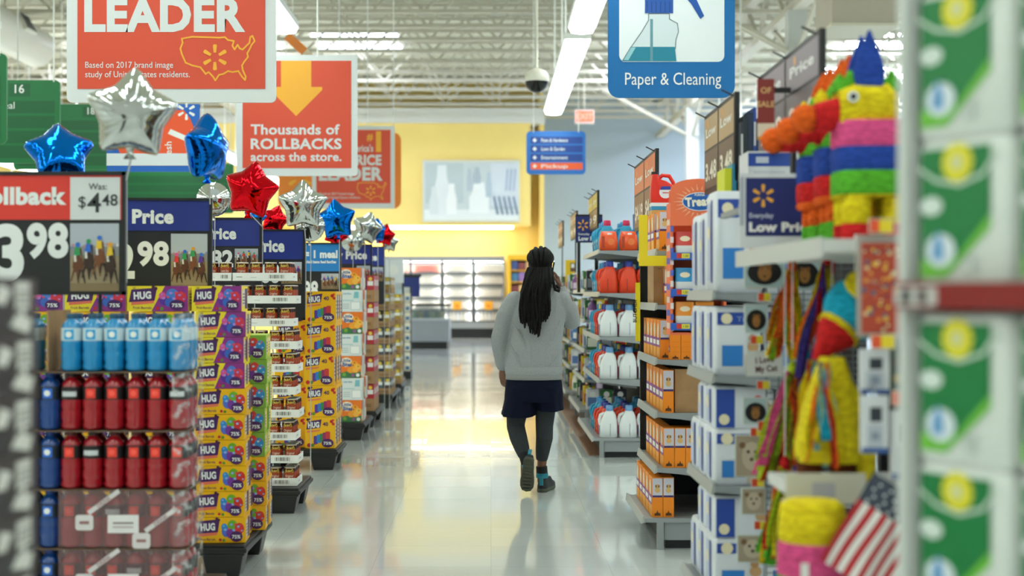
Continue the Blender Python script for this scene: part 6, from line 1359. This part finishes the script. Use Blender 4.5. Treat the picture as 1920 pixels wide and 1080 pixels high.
# shoes
soleb = mat('olive_sole', '#474a3c', .8, bump=.6, bscale=120); upm = mat('black_shoe', '#15171a', .7, bump=.2, bscale=200)
def shoe(M, side):
    out = [(-.028,.004),(-.036,.03),(-.036,.08),(-.038,.13),(-.046,.185),(-.043,.235),(-.025,.27),(.005,.28),(.032,.265),(.044,.23),(.046,.18),(.038,.13),(.034,.08),(.034,.03),(.026,.004),(0,-.006)]
    out = [(x*side*1.06, y) for x, y in out]
    if side < 0: out = out[::-1]
    out = out[::-1]
    root = bpy.data.objects.new('shoe', None); COL.objects.link(root); root.parent = per; root.matrix_local = M
    mb = MB(); mb.loft([[(x*s_, .135+(y-.135)*s_, z+.012*max(0, (y-.2)/.08)) for x, y in out] for z, s_ in ((0,.95),(.006,1.0),(.022,1.0),(.026,.97))], soleb, True)
    for k in range(9): mb.box(-.03, .03, .02+k*.028, .034+k*.028, -.002, .002, soleb)
    mb.build('sole', root)
    mb = MB(); mb.loft([[(x*s_, yc+(y-yc)*sy_, z+lift*max(0, (y-.2)/.08)) for x, y in out] for z, s_, yc, sy_, lift in ((.024,.97,.135,.98,.012),(.045,.96,.13,.965,.004),(.062,.86,.115,.9,-.012),(.075,.74,.085,.72,-.02),(.092,.74,.06,.5,0),(.1,.7,.055,.46,0))], upm); mb.build('upper', root, bevel=.0)
    mb = MB(); mb.box(-.012,.012,-.008,.004,.05,.11,teal); mb.build('heel_tab', root)
    mb = MB()
    for k in range(4): mb.tube([(-.022,.13+.025*k,.078-.011*k),(0,.13+.025*k,.086-.011*k),(.022,.13+.025*k,.078-.011*k)], .0035, P('#2a2d30'), 5)
    mb.build('lace', root)
a = pp(986, 930, -.12)
M = Matrix.Translation((a.x, -.10, .012)) @ Matrix.Rotation(-.10, 4, 'Z') @ Matrix.Rotation(.10, 4, 'Y') @ Matrix.Rotation(-1.12, 4, 'X') @ Matrix.Translation((0, -.278, 0))
shoe(M, -1)
a = pp(1015, 928)
shoe(Matrix.Translation((a.x, .0, .001)) @ Matrix.Rotation(-.28, 4, 'Z'), 1)
# hair: cap and locks tied at the nape
mb = MB(); mb.ell(hd+Vector((0,-.002,.022)), .084, .095, .094, hairm, 22, 14); mb.ell(hd+Vector((0,-.045,-.02)), .074, .062, .07, hairm, 18, 10)
rnd = random.Random(4)
for row, (f0, cnt) in enumerate(((.75, 15), (.1, 13), (-.45, 11))):       # locks drawn back over the crown to the tie
    for k in range(cnt):
        a = -1.4+2.8*k/(cnt-1)+rnd.uniform(-.05,.05); d0 = Vector((math.sin(a)*.95, f0*math.cos(a)+.05, .95-.35*abs(math.sin(a))-.12*row)).normalized(); d1 = Vector((math.sin(a)*.62, -1, -.42)).normalized(); p = []
        for i in range(8):
            t = i/7; d = d0.slerp(d1, t); w_ = 1+.015*math.sin(8*t+k)
            p.append(hd+Vector((d.x*.088*w_, -.002+d.y*.100*w_, .020+d.z*.098*w_)))
        mb.tube(p, [.010,.0125,.013,.013,.0125,.012,.011,.010], hairm, 7)
tie = pp(1011, 511)
for k in range(64):
    u = -1+2*(k % 16)/15+rnd.uniform(-.06,.06); ly = k//16; x0 = tie.x+u*.078*(1-.06*ly); yb = -.098-.010*ly
    L = rnd.uniform(.70, 1.0)*(1-.20*abs(u)**1.5-(.10 if u > .3 else 0)); zend = tie.z-.455*L+(.0 if ly else .015)
    sx_ = (pp(1003,0).x-tie.x)+u*.098*(1 if u < 0 else .92)
    p = []; n = 9
    for i in range(n):
        t = i/(n-1); zz = tie.z+.03+(zend-tie.z-.03)*t; x = x0+(sx_+tie.x-x0)*min(1, t*1.9)**.8
        yv = yb-.07*min(1, t*3)-.012*math.sin(t*3)+.0; x += .0055*math.sin(9*t+k*1.7); yv += .004*math.sin(7*t+k)
        p.append(Vector((x, yv, zz)))
    r0 = rnd.uniform(.0085, .0115); mb.tube(p, [r0]*(n-2)+[r0*.9, r0*.5], hairm, 7)
    for i in range(2, n-1): mb.ell(p[i], r0*1.12, r0*1.12, r0*.9, hairm, 7, 4)
mb.tube([pp(1034,508,-.05), pp(1036,528,-.10), pp(1040,544,-.125), pp(1046,546,-.12), pp(1047,540,-.10), pp(1042,536,-.08)], .011, hairm, 8)      # the loop of one stray lock
mb.build('hair', per)
# phone held at the ear (held, so a thing of its own)
c = pp(1036, 508, .02)
mb = MB(); mb.xf = Matrix.Rotation(.18, 4, 'X') @ Matrix.Rotation(.12, 4, 'Y'); mb.box(-.0045, .0045, -.036, .036, -.07, .07, mat('phone_black', '#101215', .25)); mb.box(-.005, -.0045, -.033, .033, -.064, .064, mat('phone_glass', '#1c2430', .1)); mb.box(.0045,.007,-.03,-.012,.045,.064,black)
tag(mb.build('phone', loc=(c.x, YP+c.y, c.z)), 'black phone held against the ear of the walking person', 'phone')
# drop the kinds that were built but not placed
for p_ in ALLP:
    if not p_.used:
        for c, g in p_.tree:
            for e in g: bpy.data.objects.remove(e)
            bpy.data.objects.remove(c)
        bpy.data.objects.remove(p_.root)
